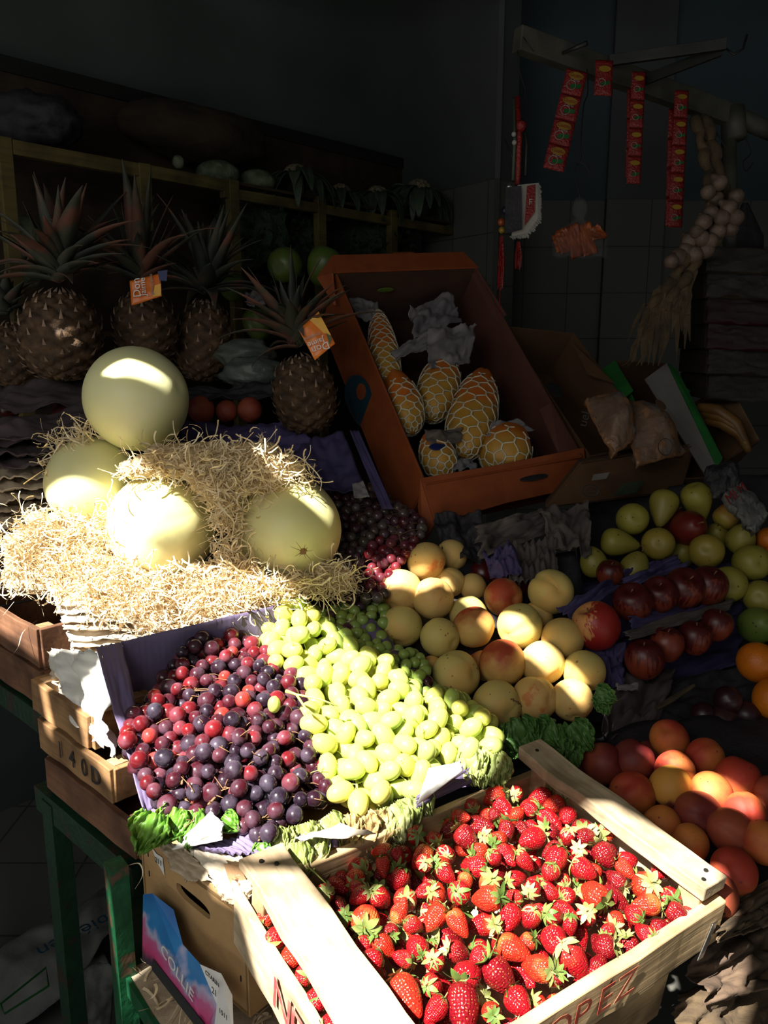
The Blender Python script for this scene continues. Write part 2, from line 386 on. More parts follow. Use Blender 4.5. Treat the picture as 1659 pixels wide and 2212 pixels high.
M['peach_dk'] = fruitmat('dark_red_peach', (.34, .07, .03), (.14, .012, .012), lo=.3, hi=.8, rough=.6, sss=.1)
M['nect'] = fruitmat('dark_nectarine', (.11, .008, .008), (.05, .004, .006), lo=.3, hi=.8, rough=.3, sss=0)
M['apple'] = fruitmat('striped_red_apple', (.55, .26, .09), (.30, .018, .014), lo=.85, hi=1.35, rough=.42, stripe=.9, sss=0, axis=(.3, .6, -.6))
M['apple_d'] = fruitmat('dark_red_apple', (.20, .035, .015), (.07, .005, .006), lo=.8, hi=1.3, rough=.4, stripe=.8, sss=0)
M['pear'] = fruitmat('yellow_green_pear', (.26, .23, .035), (.22, .17, .03), lo=.5, hi=1.0, rough=.45, specks=(.07, .04, .012), sss=0)
M['pear_b'] = fruitmat('blushed_pear', (.28, .21, .03), (.32, .08, .02), lo=.5, hi=.9, rough=.45, specks=(.1, .05, .02), sss=0)
M['pear_r'] = fruitmat('red_pear', (.16, .02, .01), (.12, .008, .006), lo=.4, hi=1, rough=.4, sss=0)
M['pear_gr'] = fruitmat('green_pear', (.11, .18, .03), (.14, .18, .03), lo=.5, hi=1, rough=.45, sss=0, specks=(.05, .05, .012))
M['orange'] = noisy('orange_peel', [(.3, (.60, .15, .006)), (.7, (.70, .20, .01))], scale=8, rough=.4, bump=.4, bscale=350, dist=.002)
M['plum'] = fruitmat('dark_plum', (.03, .006, .010), (.06, .02, .02), lo=.5, hi=.9, rough=.4, sss=0)
def grape(name, c1, c2, sss=.5, rad=(.008, .004, .002), bloom=0, rough=.18):
    m = fruitmat(name, c1, c2, lo=.3, hi=1.0, rough=rough, sss=sss, bloom=bloom, rnd=.5)
    m.node_tree.nodes['Principled BSDF'].inputs['Subsurface Radius'].default_value = rad
    return m
M['gr_red'] = grape('red_grape', (.17, .010, .013), (.085, .007, .012), bloom=.22)
M['gr_wine'] = grape('wine_grape', (.075, .008, .014), (.035, .006, .012), bloom=.20)
M['gr_dark'] = grape('blue_black_grape', (.010, .007, .014), (.022, .006, .012), bloom=.20, sss=.15)
M['gr_pink'] = grape('light_red_grape', (.36, .03, .02), (.26, .03, .02), bloom=.2)
M['gr_green'] = grape('green_grape', (.52, .57, .13), (.42, .54, .13), sss=.4, rad=(.012, .012, .004), rough=.2)
M['gr_yel'] = grape('yellow_green_grape', (.62, .58, .13), (.52, .55, .12), sss=.4, rad=(.012, .011, .003), rough=.2)
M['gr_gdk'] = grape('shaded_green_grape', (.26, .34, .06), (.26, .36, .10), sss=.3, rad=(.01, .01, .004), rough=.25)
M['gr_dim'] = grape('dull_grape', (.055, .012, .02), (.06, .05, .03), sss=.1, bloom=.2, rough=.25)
def strawmat(name, c1, c2):
    m, nt, b = nodes(name, .22); L = nt.links.new
    tc = N(nt, 'ShaderNodeTexCoord'); oi = N(nt, 'ShaderNodeObjectInfo')
    ge = N(nt, 'ShaderNodeVectorMath', operation='DOT_PRODUCT'); ge.inputs[1].default_value = (0, 0, 18); L(tc.outputs['Object'], ge.inputs[0])
    no = N(nt, 'ShaderNodeTexNoise', Scale=60); L(tc.outputs['Object'], no.inputs['Vector'])
    s = N(nt, 'ShaderNodeMath', operation='MULTIPLY_ADD'); s.inputs[1].default_value = .8; L(no.outputs['Fac'], s.inputs[0]); L(ge.outputs['Value'], s.inputs[2])
    s2 = N(nt, 'ShaderNodeMath', operation='MULTIPLY_ADD'); s2.inputs[1].default_value = .35; L(oi.outputs['Random'], s2.inputs[0]); L(s.outputs[0], s2.inputs[2])
    r = ramp(nt, [(.2, c1), (.8, c1), (1.0, c2)]); L(s2.outputs[0], r.inputs[0])
    vo = N(nt, 'ShaderNodeTexVoronoi', Scale=420, Randomness=.4); L(tc.outputs['Object'], vo.inputs['Vector'])
    lt = N(nt, 'ShaderNodeMath', operation='LESS_THAN'); lt.inputs[1].default_value = .17; L(vo.outputs['Distance'], lt.inputs[0])
    mx = N(nt, 'ShaderNodeMix', data_type='RGBA'); L(lt.outputs[0], mx.inputs[0]); L(r.outputs[0], mx.inputs[6]); mx.inputs[7].default_value = (.60, .24, .06, 1)
    L(mx.outputs[2], b.inputs['Base Color'])
    bp = N(nt, 'ShaderNodeBump', Strength=.7, Distance=.002); L(vo.outputs['Distance'], bp.inputs['Height']); bp.invert = False; L(bp.outputs[0], b.inputs['Normal'])
    b.inputs['Subsurface Weight'].default_value = .2; b.inputs['Subsurface Radius'].default_value = (.006, .001, .001); b.inputs['Subsurface Scale'].default_value = 1
    return m
M['sb1'] = strawmat('red_strawberry', (.30, .005, .010), (.36, .018, .014))
M['sb2'] = strawmat('dark_strawberry', (.15, .004, .008), (.22, .008, .010))
M['sb3'] = strawmat('orange_red_strawberry', (.42, .020, .010), (.52, .12, .03))
M['calyx'] = noisy('strawberry_calyx', [(.3, (.07, .13, .02)), (.55, (.20, .23, .06)), (.8, (.36, .34, .15))], scale=50, rough=.6, rnd=.5)

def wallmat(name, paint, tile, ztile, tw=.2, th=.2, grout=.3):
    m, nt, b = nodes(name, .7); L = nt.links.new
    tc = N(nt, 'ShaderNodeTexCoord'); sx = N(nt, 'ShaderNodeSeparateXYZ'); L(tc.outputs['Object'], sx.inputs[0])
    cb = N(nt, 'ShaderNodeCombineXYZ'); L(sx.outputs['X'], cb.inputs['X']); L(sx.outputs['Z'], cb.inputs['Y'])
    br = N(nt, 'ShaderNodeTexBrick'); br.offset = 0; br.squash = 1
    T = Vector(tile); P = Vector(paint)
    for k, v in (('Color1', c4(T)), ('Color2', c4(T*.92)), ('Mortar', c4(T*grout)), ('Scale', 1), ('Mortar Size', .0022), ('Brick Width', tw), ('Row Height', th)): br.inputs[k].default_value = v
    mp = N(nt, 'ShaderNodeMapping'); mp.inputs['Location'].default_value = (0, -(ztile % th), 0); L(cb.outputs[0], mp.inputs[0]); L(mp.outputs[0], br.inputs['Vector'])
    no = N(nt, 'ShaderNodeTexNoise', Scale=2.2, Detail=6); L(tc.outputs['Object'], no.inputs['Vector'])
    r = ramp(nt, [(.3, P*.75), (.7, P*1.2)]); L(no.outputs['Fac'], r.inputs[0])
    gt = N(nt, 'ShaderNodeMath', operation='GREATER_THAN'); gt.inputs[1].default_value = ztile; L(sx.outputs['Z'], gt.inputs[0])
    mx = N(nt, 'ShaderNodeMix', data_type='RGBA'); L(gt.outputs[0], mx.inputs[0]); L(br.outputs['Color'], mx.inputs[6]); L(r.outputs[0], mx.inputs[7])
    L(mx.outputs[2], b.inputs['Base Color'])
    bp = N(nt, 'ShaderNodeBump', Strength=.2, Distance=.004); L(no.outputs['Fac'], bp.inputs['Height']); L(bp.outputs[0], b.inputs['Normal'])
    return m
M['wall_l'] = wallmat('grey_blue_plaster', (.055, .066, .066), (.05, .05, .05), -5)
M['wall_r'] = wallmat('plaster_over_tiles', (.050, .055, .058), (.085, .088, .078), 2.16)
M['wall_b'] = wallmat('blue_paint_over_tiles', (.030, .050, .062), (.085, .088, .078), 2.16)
M['floor'] = wallmat('floor_paving', (.1, .1, .1), (.10, .10, .09), 9)
def floormat():
    m, nt, b = nodes('floor_tiles', .7); L = nt.links.new
    tc = N(nt, 'ShaderNodeTexCoord'); br = N(nt, 'ShaderNodeTexBrick'); br.offset = 0
    for k, v in (('Color1', (.13, .125, .11, 1)), ('Color2', (.11, .11, .10, 1)), ('Mortar', (.05, .05, .045, 1)), ('Scale', 1), ('Mortar Size', .004), ('Brick Width', .3), ('Row Height', .3)): br.inputs[k].default_value = v
    L(tc.outputs['Object'], br.inputs['Vector']); L(br.outputs['Color'], b.inputs['Base Color']); return m
M['floor'] = floormat()
M['ceil'] = plain('dark_ceiling', (.05, .05, .05), rough=.9)
M['sun_mask'] = plain('sun_mask_canvas', (.10, .11, .10), rough=.9, bump=.1)
M['lettuce_dk'] = noisy('dark_curly_lettuce', [(.3, (.03, .10, .012)), (.7, (.10, .22, .05))], scale=20, rough=.5, bump=.4)
# ---------------------------------------------------------------- inverse-depth maps of the sloped displays (each is a plane in space)
def d_grape(x, y): return 1/(1.0 - .0001035*(x-500) + .00058*(y-1790))
def d_peach(x, y): return 1/(.752 + .00036*(y-1523))
def d_ripe(x, y): return 1/(.80 + .0006*(y-1650) + .0001*(x-1305))
def d_pear(x, y): return 1/(.60 + .00022*(y-1170))
def d_apple(x, y): return 1/(.70 + .00035*(y-1400) - .00012*(x-1400))
U = Vector((.828, .5606, 0)); VV = Vector((-.555, .82, .139)).normalized(); NN = U.cross(VV).normalized()
CO = Vector((.032, .589, .86)); CW = .454; CD = .29
def cr(s, t, h=0): return CO+U*s+VV*t+NN*h
V2 = Vector((-.707, .707, 0)); U2 = Vector((.707, .707, 0)); Z = Vector((0, 0, 1))

# ---------------------------------------------------------------- room
def wall(name, p0, p1, mat, z1=3.3, th=.12, inward=None):
    p0 = Vector((p0[0], p0[1], 0)); p1 = Vector((p1[0], p1[1], 0)); d = p1-p0; Ln = d.length; az = math.atan2(d.y, d.x)
    nrm = Vector((-d.y, d.x, 0)).normalized(); s = 1 if nrm.dot(Vector((0, 1.5, 0))-p0) < 0 else -1
    m = MB(); m.box((Ln/2, s*th/2, z1/2), Vector((Ln/2, 0, 0)), Vector((0, th/2, 0)), Vector((0, 0, z1/2)))
    o = bpy.data.objects.new(name, m.mesh(name, M[mat], smooth=False)); COL.objects.link(o)
    o.location = p0; o.rotation_euler = (0, 0, az); o['kind'] = 'structure'; return o
K = Vector((.04, 3.75, 0))
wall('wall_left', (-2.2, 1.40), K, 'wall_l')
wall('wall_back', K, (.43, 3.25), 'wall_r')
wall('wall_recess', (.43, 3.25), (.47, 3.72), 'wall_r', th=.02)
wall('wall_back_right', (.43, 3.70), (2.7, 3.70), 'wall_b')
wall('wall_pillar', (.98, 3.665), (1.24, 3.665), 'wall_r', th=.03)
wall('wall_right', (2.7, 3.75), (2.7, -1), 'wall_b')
m = MB(); m.box((0, 1.5, -.05), Vector((5, 0, 0)), Vector((0, 5, 0)), Vector((0, 0, .05))); m.build('floor', M['floor'], kind='structure')
m = MB(); m.box((0, 2.98, 3.34), Vector((3.2, 0, 0)), Vector((0, 1.82, 0)), Vector((0, 0, .04))); m.build('ceiling', M['ceil'], kind='structure')

# ---------------------------------------------------------------- unseen awning added to shape the sun, gaps cut to fit the sunlit patches
AWZ = 2.72
def sunproj(P): return P + SUN*((AWZ-P.z)/SUN.z)
def hole(pts, d):
    out = []
    for p in pts:
        dd = p[2] if len(p) > 2 else (d(p[0], p[1]) if callable(d) else d)
        out.append(sunproj(at(p[0], p[1], dd)))
    return out
dm = lambda x, y: 1.50
HOLES = [
 # melons, wood wool and grapes
 hole([(-40, 1330, 1.5), (-30, 1190, 1.55), (60, 1110, 1.55), (150, 1085, 1.5), (235, 1030, 1.45), (300, 1000, 1.42), (360, 1045, 1.40), (425, 1100, 1.40), (385, 1165, 1.40), (345, 1215, 1.41), (420, 1255, 1.44), (560, 1285, 1.42),
       (640, 1285, 1.42), (715, 1350, 1.37), (770, 1415, 1.32), (850, 1415, 1.3), (960, 1510, 1.22), (1070, 1560, 1.2), (1105, 1650, 1.18), (1080, 1690, 1.16), (960, 1720, 1.09), (880, 1775, 1.05),
       (760, 1850, 1.0), (600, 1890, .96), (460, 1850, 1.0), (310, 1800, 1.06), (215, 1640, 1.2), (200, 1500, 1.22), (228, 1425, 1.22), (262, 1590, 1.14), (300, 1560, 1.13), (345, 1495, 1.16), (400, 1430, 1.22), (530, 1365, 1.31), (520, 1335, 1.33), (380, 1350, 1.28), (235, 1390, 1.22), (205, 1408, 1.25), (140, 1430, 1.33), (60, 1400, 1.38)], None),
 # strawberry crate, side of the boxes below
 hole([(550, 1890, .93), (650, 1880, .92), (730, 1975, .89), (800, 1935, .91), (880, 1870, .94), (945, 1800, 1.0), (1020, 1745, 1.06), (1080, 1705, 1.12), (1150, 1700, 1.15), (1215, 1775, 1.11), (1330, 1760, 1.09), (1400, 1790, 1.05), (1545, 1850, .99), (1565, 1935, .94), (1555, 2060, .88), (1400, 2500, .72), (900, 2700, .62),
       (600, 2400, .76), (528, 2100, .87), (522, 1960, .92), (440, 1915, .96), (450, 1880, .97)], None),
 # peaches
 hole([(835, 1270), (860, 1225), (900, 1240), (960, 1245), (985, 1285), (940, 1300), (850, 1290)], d_peach),
 hole([(1000, 1300), (1035, 1290), (1060, 1320), (1040, 1335)], d_peach),
 hole([(1075, 1335), (1150, 1365), (1190, 1410), (1235, 1450), (1285, 1500), (1270, 1545), (1230, 1500), (1160, 1440), (1080, 1390), (1055, 1370)], d_peach),
 # ripe peaches behind the crate
 hole([(1395, 1640), (1450, 1630), (1500, 1670), (1460, 1675)], d_ripe),
 hole([(1495, 1690), (1545, 1685), (1640, 1735), (1640, 1775), (1570, 1755), (1510, 1725)], d_ripe),
 # top melon, right melon, pineapple
 hole([(205, 790), (250, 745), (350, 750), (345, 775), (300, 800), (240, 805)], 1.42),
 hole([(540, 962), (600, 968), (720, 1085), (735, 1140), (690, 1100), (600, 1025)], 1.40),
 hole([(70, 650), (120, 640), (160, 720), (150, 750), (110, 740)], 1.60),
 # crates and the upright at the left
 hole([(246, 1925, 1.08), (262, 1925, 1.08), (272, 2230, 1.08), (256, 2230, 1.08)], None),
 hole([(118, 1475), (160, 1500), (185, 1640), (150, 1610)], 1.3),
]
cu = bpy.data.curves.new('sun_mask_awning', 'CURVE'); cu.dimensions = '2D'; cu.fill_mode = 'BOTH'
def poly2(pts):
    s = cu.splines.new('POLY'); s.points.add(len(pts)-1); s.use_cyclic_u = True
    for k, p in enumerate(pts): s.points[k].co = (p[0], p[1], 0, 1)
poly2([(-4.2, -2.4), (2.66, -2.4), (2.66, 2.95), (-.74, 2.92), (-2.62, .95), (-4.2, .95)])
for h in HOLES: poly2(h)
tmp = bpy.data.objects.new('t', cu); COL.objects.link(tmp); bpy.context.view_layer.update()
dg = bpy.context.evaluated_depsgraph_get(); me = bpy.data.meshes.new_from_object(tmp.evaluated_get(dg)); bpy.data.objects.remove(tmp)
me.name = 'sun_mask_awning'; me.materials.clear(); me.materials.append(M['sun_mask'])
aw = bpy.data.objects.new('sun_mask_awning', me); COL.objects.link(aw); aw.location = (0, 0, AWZ)
tag(aw, 'unseen awning sheet added overhead, gaps cut to shape the sun patches', 'awning')

# ---------------------------------------------------------------- lettering
def text(s, name, org, xd, yd, size, mat, parent=None, off=.0012, shear=0, ext=.0002, **kw):
    c = bpy.data.curves.new('t', 'FONT'); c.body = s; c.size = size; c.align_x = 'CENTER'; c.align_y = 'CENTER'; c.extrude = ext; c.shear = shear; c.resolution_u = 3
    t = bpy.data.objects.new('t', c); COL.objects.link(t); bpy.context.view_layer.update()
    me = bpy.data.meshes.new_from_object(t.evaluated_get(bpy.context.evaluated_depsgraph_get())); bpy.data.objects.remove(t)
    xd = Vector(xd).normalized(); zd = xd.cross(Vector(yd)).normalized(); yd = zd.cross(xd)
    org = Vector(org)+zd*off; b = MB()
    b.add([org+xd*v.co.x+yd*v.co.y+zd*v.co.z for v in me.vertices], [tuple(p.vertices) for p in me.polygons])
    return b.build(name, M[mat], parent=parent, **kw)

# ---------------------------------------------------------------- wooden crates
def crate(name, O, u, v, n, W, D, H, mu, mv, label, board_h=None, slats=1, group=None, gap=.006):
    """open wooden crate; O = front left bottom corner; each wall has `slats` boards"""
    t = thing(name, O, label, 'crate', group); th = .0055
    bh = (H-gap*(slats-1))/slats/2
    for k in range(slats):
        z = bh+k*(2*bh+gap)
        for nm, a, b_, tv, mt in (('front_board', O, O+u*W, v*th, mu), ('back_board', O+v*D, O+u*W+v*D, v*th, mu), ('side_board', O, O+v*D, u*th, mv), ('side_board', O+u*W, O+u*W+v*D, u*th, mv)):
            m = MB(); m.board(a+n*z, b_+n*z, n*bh, tv, rough=.003, seed=k*3+len(nm), n=10); m.build(nm, mt, parent=t, bevel=.0015)
    for (a, b_) in ((0, 0), (1, 0), (0, 1), (1, 1)):
        m = MB(); c = O+u*(.018 if a == 0 else W-.018)+v*(.018 if b_ == 0 else D-.018)
        m.board(c, c+n*(H+.0), u*.012, v*.012); m.build('corner_post', M['wood_post'], parent=t, bevel=.001)
    m = MB(); m.board(O+v*(D/2)+n*.004, O+u*W+v*(D/2)+n*.004, v*(D/2), n*.003); m.build('bottom_board', mu, parent=t)
    return t

# strawberry crate
t = thing('strawberry_crate', cr(.2, .1, -.11), 'pale wooden crate heaped with strawberries, red stencilled letters on its boards', 'crate')
def bd(nm, p0, p1, wv, tv, mat, rough=.003, seed=0, **kw):
    m = MB(); m.board(p0, p1, wv, tv, rough=rough, seed=seed, n=12); return m.build(nm, M[mat], parent=t, bevel=.002, **kw)
bd('front_board', cr(-.035, 0, -.045), cr(.462, 0, -.045), NN*.032, VV*.0075, 'wood_u')
sbr = bd('side_board', cr(-.040, -.005, -.062), cr(-.040, CD+.012, -.062), NN*.036, U*.006, 'wood_v', seed=4)
bd('top_rail', cr(-.004, -.03, .0), cr(-.004, CD+.03, .0), U*.030, NN*.0075, 'wood_v', rough=.0045, seed=9)
bd('top_rail', cr(CW-.012, -.0, .006), cr(CW-.012, CD+.03, .006), U*.023, NN*.010, 'wood_v', rough=.0045, seed=12)
bd('side_board', cr(CW+.004, 0, -.05), cr(CW+.004, CD, -.05), NN*.03, U*.006, 'wood_v', seed=5)
bd('back_board', cr(-.03, CD+.01, -.055), cr(CW, CD+.01, -.055), NN*.035, VV*.006, 'wood_u', seed=6)
for (s_, t_) in ((-.018, .02), (-.018, CD-.02), (CW-.016, .022), (CW-.016, CD-.01)):
    m = MB(); m.board(cr(s_, t_, -.082), cr(s_, t_, -.006), U*.014, VV*.015); m.build('corner_post', M['wood_post'], parent=t, bevel=.002)
m = MB(); m.board(cr(CW/2-.02, 0, -.083), cr(CW/2-.02, CD, -.083), U*(CW/2+.02), NN*.004); m.build('bottom_board', M['wood_v'], parent=t)
for (s_, t_, tp) in ((-.012, CD+.012, .0085), (.002, CD+.0, .0085), (CW-.022, .012, .017), (CW-.006, .02, .017), (CW-.018, CD+.01, .017)):
    m = MB(); m.tube([cr(s_, t_, tp-.002), cr(s_, t_, tp+.001)], .0028, 10); m.build('nail', M['steel'], parent=t)
m = MB(); p = cr(CW-.02, -.0085, -.05)
m.board(cr(CW-.012, -.009, -.035), cr(CW-.026, -.009, -.085), U*.0055, VV*.001, m=0); m.build('hinge_plate', M['silver'], parent=t, bevel=.001, label='small zinc plate nailed to the front board')
for ch, px_, py_ in (('L', 1140, 2255), ('O', 1204, 2213), ('P', 1256, 2178), ('E', 1308, 2140), ('Z', 1352, 2112)):
    q_ = onp(px_, py_, cr(0, -.0075, -.045), VV)
    text(ch, 'stencilled_letter', q_-NN*((q_-cr(0, 0, -.041)).dot(NN)), U, NN, .054, 'ink_or', parent=t, shear=.0, off=.0022, label='rust red stencilled letter on the front board')
for ch, px_, py_ in (('N', 616, 2106), ('E', 648, 2150), ('R', 688, 2192), ('R', 725, 2240)):
    q_ = onp(px_, py_, cr(-.0475, 0, 0), U)
    text(ch, 'stencilled_letter', q_-NN*((q_-cr(0, 0, -.056)).dot(NN)), -VV, NN, .058, 'red_ink', parent=t, off=.0026, label='faded red stencilled letter on the side board')

# lower crates under the strawberries
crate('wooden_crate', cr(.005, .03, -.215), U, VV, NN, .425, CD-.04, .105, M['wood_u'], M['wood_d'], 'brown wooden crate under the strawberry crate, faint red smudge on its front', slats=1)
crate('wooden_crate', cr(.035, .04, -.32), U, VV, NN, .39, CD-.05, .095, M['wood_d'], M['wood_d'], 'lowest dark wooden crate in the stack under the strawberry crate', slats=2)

# ---------------------------------------------------------------- grape box, its purple tray liner and the fibreboard box
VG = Vector((-.560, .828, 0)); UG = Vector((.828, .560, 0))
G0 = at(305, 1800, 1.068); G1 = at(528, 1957, .925)
gz = G0.z
# fibreboard box: face from G0 to G1
fx = (G1-G0); fx.z = 0; FL = fx.length; fx.normalize(); fn_ = Vector((fx.y, -fx.x, 0))   # outward
if fn_.dot(C0-G0) < 0: fn_ = -fn_
t = thing('fibreboard_box', G0-Z*.17, 'tan fibreboard fruit box with an oval hand hole, torn paper along its rim', 'box')
m = MB()
# side face with an elongated hand hole
def facept(a, z, o=0): return G0+fx*a+Z*z+fn_*o
hc = (FL*.52, -.045); HW = .036; HH = .009
outer = []; inner = []; NS = 32
for k in range(NS):
    an = 2*PI*k/NS; ca, sa = math.cos(an), math.sin(an)
    q = max(abs(ca), abs(sa)); ox = ca/q; oy = sa/q
    outer.append((FL/2+ox*FL/2, -.075+oy*.075)); 
    r = HW if abs(ca) > 0 else 0
    inner.append((hc[0]+math.copysign(abs(ca)**.5, ca)*HW, hc[1]+math.copysign(abs(sa)**.7, sa)*HH-.0+ca*-.004))
vs = []
for (o_) in (0, -.006):
    vs += [facept(*p, o_) for p in outer]+[facept(*p, o_) for p in inner]
fs = []
for k in range(NS):
    j = (k+1) % NS
    fs += [(k, j, NS+j, NS+k), (2*NS+j, 2*NS+k, 3*NS+k, 3*NS+j), (NS+k, NS+j, 3*NS+j, 3*NS+k), (j, k, 2*NS+k, 2*NS+j)]
m.add(vs, fs); m.build('side_panel', M['ply'], parent=t)
m = MB(); e1 = G0+fx*FL; m.board(e1-Z*.075, e1-fn_*.30-Z*.075, Z*.075, fx*.003); m.build('end_panel', M['ply'], parent=t)
m = MB(); m.board(G0-Z*.075, G0-fn_*.30-Z*.075, Z*.075, fx*.003); m.build('end_panel', M['ply'], parent=t)
m = MB(); m.board(G0-fn_*.15-Z*.148, G0+fx*FL-fn_*.15-Z*.148, fn_*.15, Z*.003); m.build('bottom_panel', M['ply'], parent=t)
m = MB(); m.board(G0-fn_*.15-Z*.012, G0+fx*FL-fn_*.15-Z*.012, fn_*.15, Z*.003); m.build('top_panel', M['ply'], parent=t)
for a in (.015, FL-.012):
    for z in (-.02, -.05, -.1):
        m = MB(); m.board(facept(a, z, .0005), facept(a, z-.008, .0005), fx*.0006, fn_*.0006); m.build('staple', M['steel'], parent=t)
m = MB(); a0 = .026
m.add([facept(a0, -.008, .0015), facept(a0+.012, -.013, .0015), facept(a0+.026, -.012, .0015), facept(a0+.028, -.038, .0015), facept(a0+.012, -.026, .0015)], [(0, 4, 3, 2, 1)])
st = m.build('sticker', M['white_l'], parent=t, label='torn white sticker')
text('211', 'sticker_print', facept(a0+.018, -.021, .002), fx, Z-fx*.1, .011, 'black', parent=st)

# tray liner (purple corrugated card) round the grapes
tl = thing('purple_tray_liner', at(420, 1700, 1.1), 'purple corrugated card standing up behind and left of the red grapes', 'cardboard')
A = at(205, 1397, 1.19); B = at(608, 1305, 1.37)
def dn(P, h): return P-Z*h
fl = at(262, 1385, 1.225)
sheet('back_panel', [fl, B, dn(B, .13), dn(fl, .17)], M['purple'], nx=60, ny=20, amp=.004, fr=3, seed=3, corr=26, camp=.0009, rag=.006, parent=tl)
Fr = at(312, 1762, 1.03)
sheet('side_panel', [A, fl, at(345, 1745, 1.06), Fr], M['purple'], nx=20, ny=40, amp=.006, fr=3, seed=5, rag=.012, parent=tl)
sheet('front_flap', [at(395, 1835, 1.01), at(545, 1800, 1.0), at(632, 1862, .955), at(470, 1835, .965)], M['purple'], nx=40, ny=14, amp=.004, fr=4, seed=8, corr=9, camp=.0025, rag=.03, parent=tl)
sheet('front_flap', [at(645, 1805, 1.0), at(735, 1800, 1.01), at(728, 1830, 1.0), at(652, 1838, .99)], M['purple'], nx=40, ny=10, amp=.003, fr=4, seed=9, corr=8, camp=.0022, rag=.03, parent=tl)
sheet('floor_panel', [at(240, 1420, 1.36), at(800, 1330, 1.44), at(1100, 1690, 1.19), at(330, 1790, 1.10)], M['purple'], nx=30, ny=30, amp=.006, fr=4, seed=15, parent=tl)
sheet('right_flap', [at(1020, 1640, 1.15), at(1075, 1665, 1.17), at(900, 1745, 1.06), at(900, 1720, 1.06)], M['purple'], nx=20, ny=8, amp=.004, seed=17, parent=tl)
# white papers
sheet('folded_paper', [at(455, 1752, .99), at(485, 1775, .985), at(480, 1815, .975), at(372, 1835, .985)], M['white'], nx=20, ny=20, amp=.006, fr=3, seed=21, fold=.012, label='cream folded paper at the front edge under the dark grapes', cat='paper')
sheet('folded_paper', [at(640, 1812, .985), at(735, 1780, 1.0), at(812, 1800, .99), at(660, 1815, .98)], M['torn_pale'], nx=20, ny=12, amp=.005, fr=3, seed=22, label='flat cream paper strip below the wilted lettuce front', cat='paper')
sheet('folded_paper', [at(925, 1660, 1.08), at(995, 1645, 1.1), at(1000, 1665, 1.09), at(900, 1740, 1.04)], M['white'], nx=20, ny=12, amp=.004, fr=3, seed=23, label='bright white paper under the green grapes, right corner', cat='paper')
# torn pulp paper over the fibreboard rim
t = thing('torn_paper_wrapping', at(470, 1880, .98), 'torn brown paper and pulp hanging over the rim of the fibreboard box', 'paper')
for k, (q, mt) in enumerate(((((325, 1800, 1.05), (400, 1830, 1.0), (470, 1905, .96), (400, 1905, .985)), 'torn'), (((400, 1830, 1.0), (520, 1850, .97), (580, 1890, .94), (470, 1910, .95)), 'torn_pale'),
    (((490, 1860, .96), (620, 1865, .94), (570, 1925, .93), (500, 1900, .945)), 'card'), (((450, 1890, .96), (520, 1905, .94), (520, 1960, .925), (480, 1945, .94)), 'torn'),
    (((500, 1900, .94), (560, 1900, .93), (545, 1935, .925), (515, 1970, .925)), 'torn_pale'))):
    sheet('paper_flap', [at(*p) for p in q], M[mt], nx=26, ny=22, amp=.007, fr=5, seed=30+k, fold=.008, rag=.06, parent=t)
t2 = sheet('mesh_patch', [at(483, 1865, .952), at(515, 1868, .95), at(535, 1905, .935), at(500, 1915, .94)], M['card'], nx=20, ny=14, amp=.001, corr=10, camp=.0006, parent=t)

# ---------------------------------------------------------------- crates at the left, green stands
LO = at(300, 1862, 1.10); Lv = (at(112, 1722, 1.29)-LO); Lv.z = 0; LL = Lv.length; Lv.normalize(); Lu = Vector((Lv.y, -Lv.x, 0)); 
if Lu.y < 0: Lu = -Lu
M['wood_l'] = wood('left_crate_wood', (.36, .20, .085), math.atan2(Lv.y, Lv.x)); M['wood_l2'] = wood('reddish_left_crate_wood', (.20, .09, .045), math.atan2(Lv.y, Lv.x))
for k, (h, lab) in enumerate((('low', 'bottom reddish wooden crate resting on the green beam at left'), ('mid', 'middle wooden crate with black stencilled letters in the left stack'), ('top', 'top wooden crate of the left stack, under the torn papers'))):
    O = LO+Z*(.004+k*.056)+Lv*.07*k+Lu*.006*k
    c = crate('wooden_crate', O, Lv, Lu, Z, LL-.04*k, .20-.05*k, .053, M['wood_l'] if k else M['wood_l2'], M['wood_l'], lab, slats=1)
    if k == 1:
        fnv = -Lu
        for ch, a in (('1', .155), ('4', .115), ('0', .075), ('D', .04)):
            text(ch, 'stencilled_letter', O+Lv*a+Z*.027-Lu*.006, -Lv, Z, .040, 'black', parent=c, off=.002)
# second, farther stand with dark crate
L2 = at(100, 1530, 1.42)
c = crate('wooden_crate', L2, Lv, Lu, Z, .42, .34, .15, M['wood_l2'], M['wood_l2'], 'dark wooden crate at far left behind the green leg', slats=2)
def stand(name, P, v, u, L1, W, legs, label, th=.022, side=.0):
    t = thing(name, (P.x, P.y, 0), label, 'stand')
    for nm, a, b_ in (('beam', P, P+v*L1), ('beam', P+u*W, P+u*W+v*L1)):
        m = MB(); m.board(a-Z*th, b_-Z*th, Z*th, u*.012, rough=.001, n=6); m.build(nm, M['green_shade'], parent=t, bevel=.001)
    m = MB(); m.board(P+u*W/2-Z*.012, P+u*W/2+v*L1-Z*.012, u*W/2, Z*.008); m.build('shelf_panel', M['dark_m'], parent=t)
    for a in legs:
        for b_ in (0, 1):
            q = P+v*a+u*(W*b_); m = MB(); m.board(Vector((q.x, q.y, 0)), q-Z*.01, v*.018, u*.015); m.build('leg', M['green_shade'], parent=t, bevel=.001)
    return t
stand('green_metal_stand', LO-Z*.006, Lv, Lu, LL+.04, .40, (.025, LL-.01), 'green painted angle-iron stand carrying the left crates')
stand('green_metal_stand', L2-Z*.006, Lv, Lu, .5, .40, (.47,), 'shaded green stand at the far left under the dark crate')
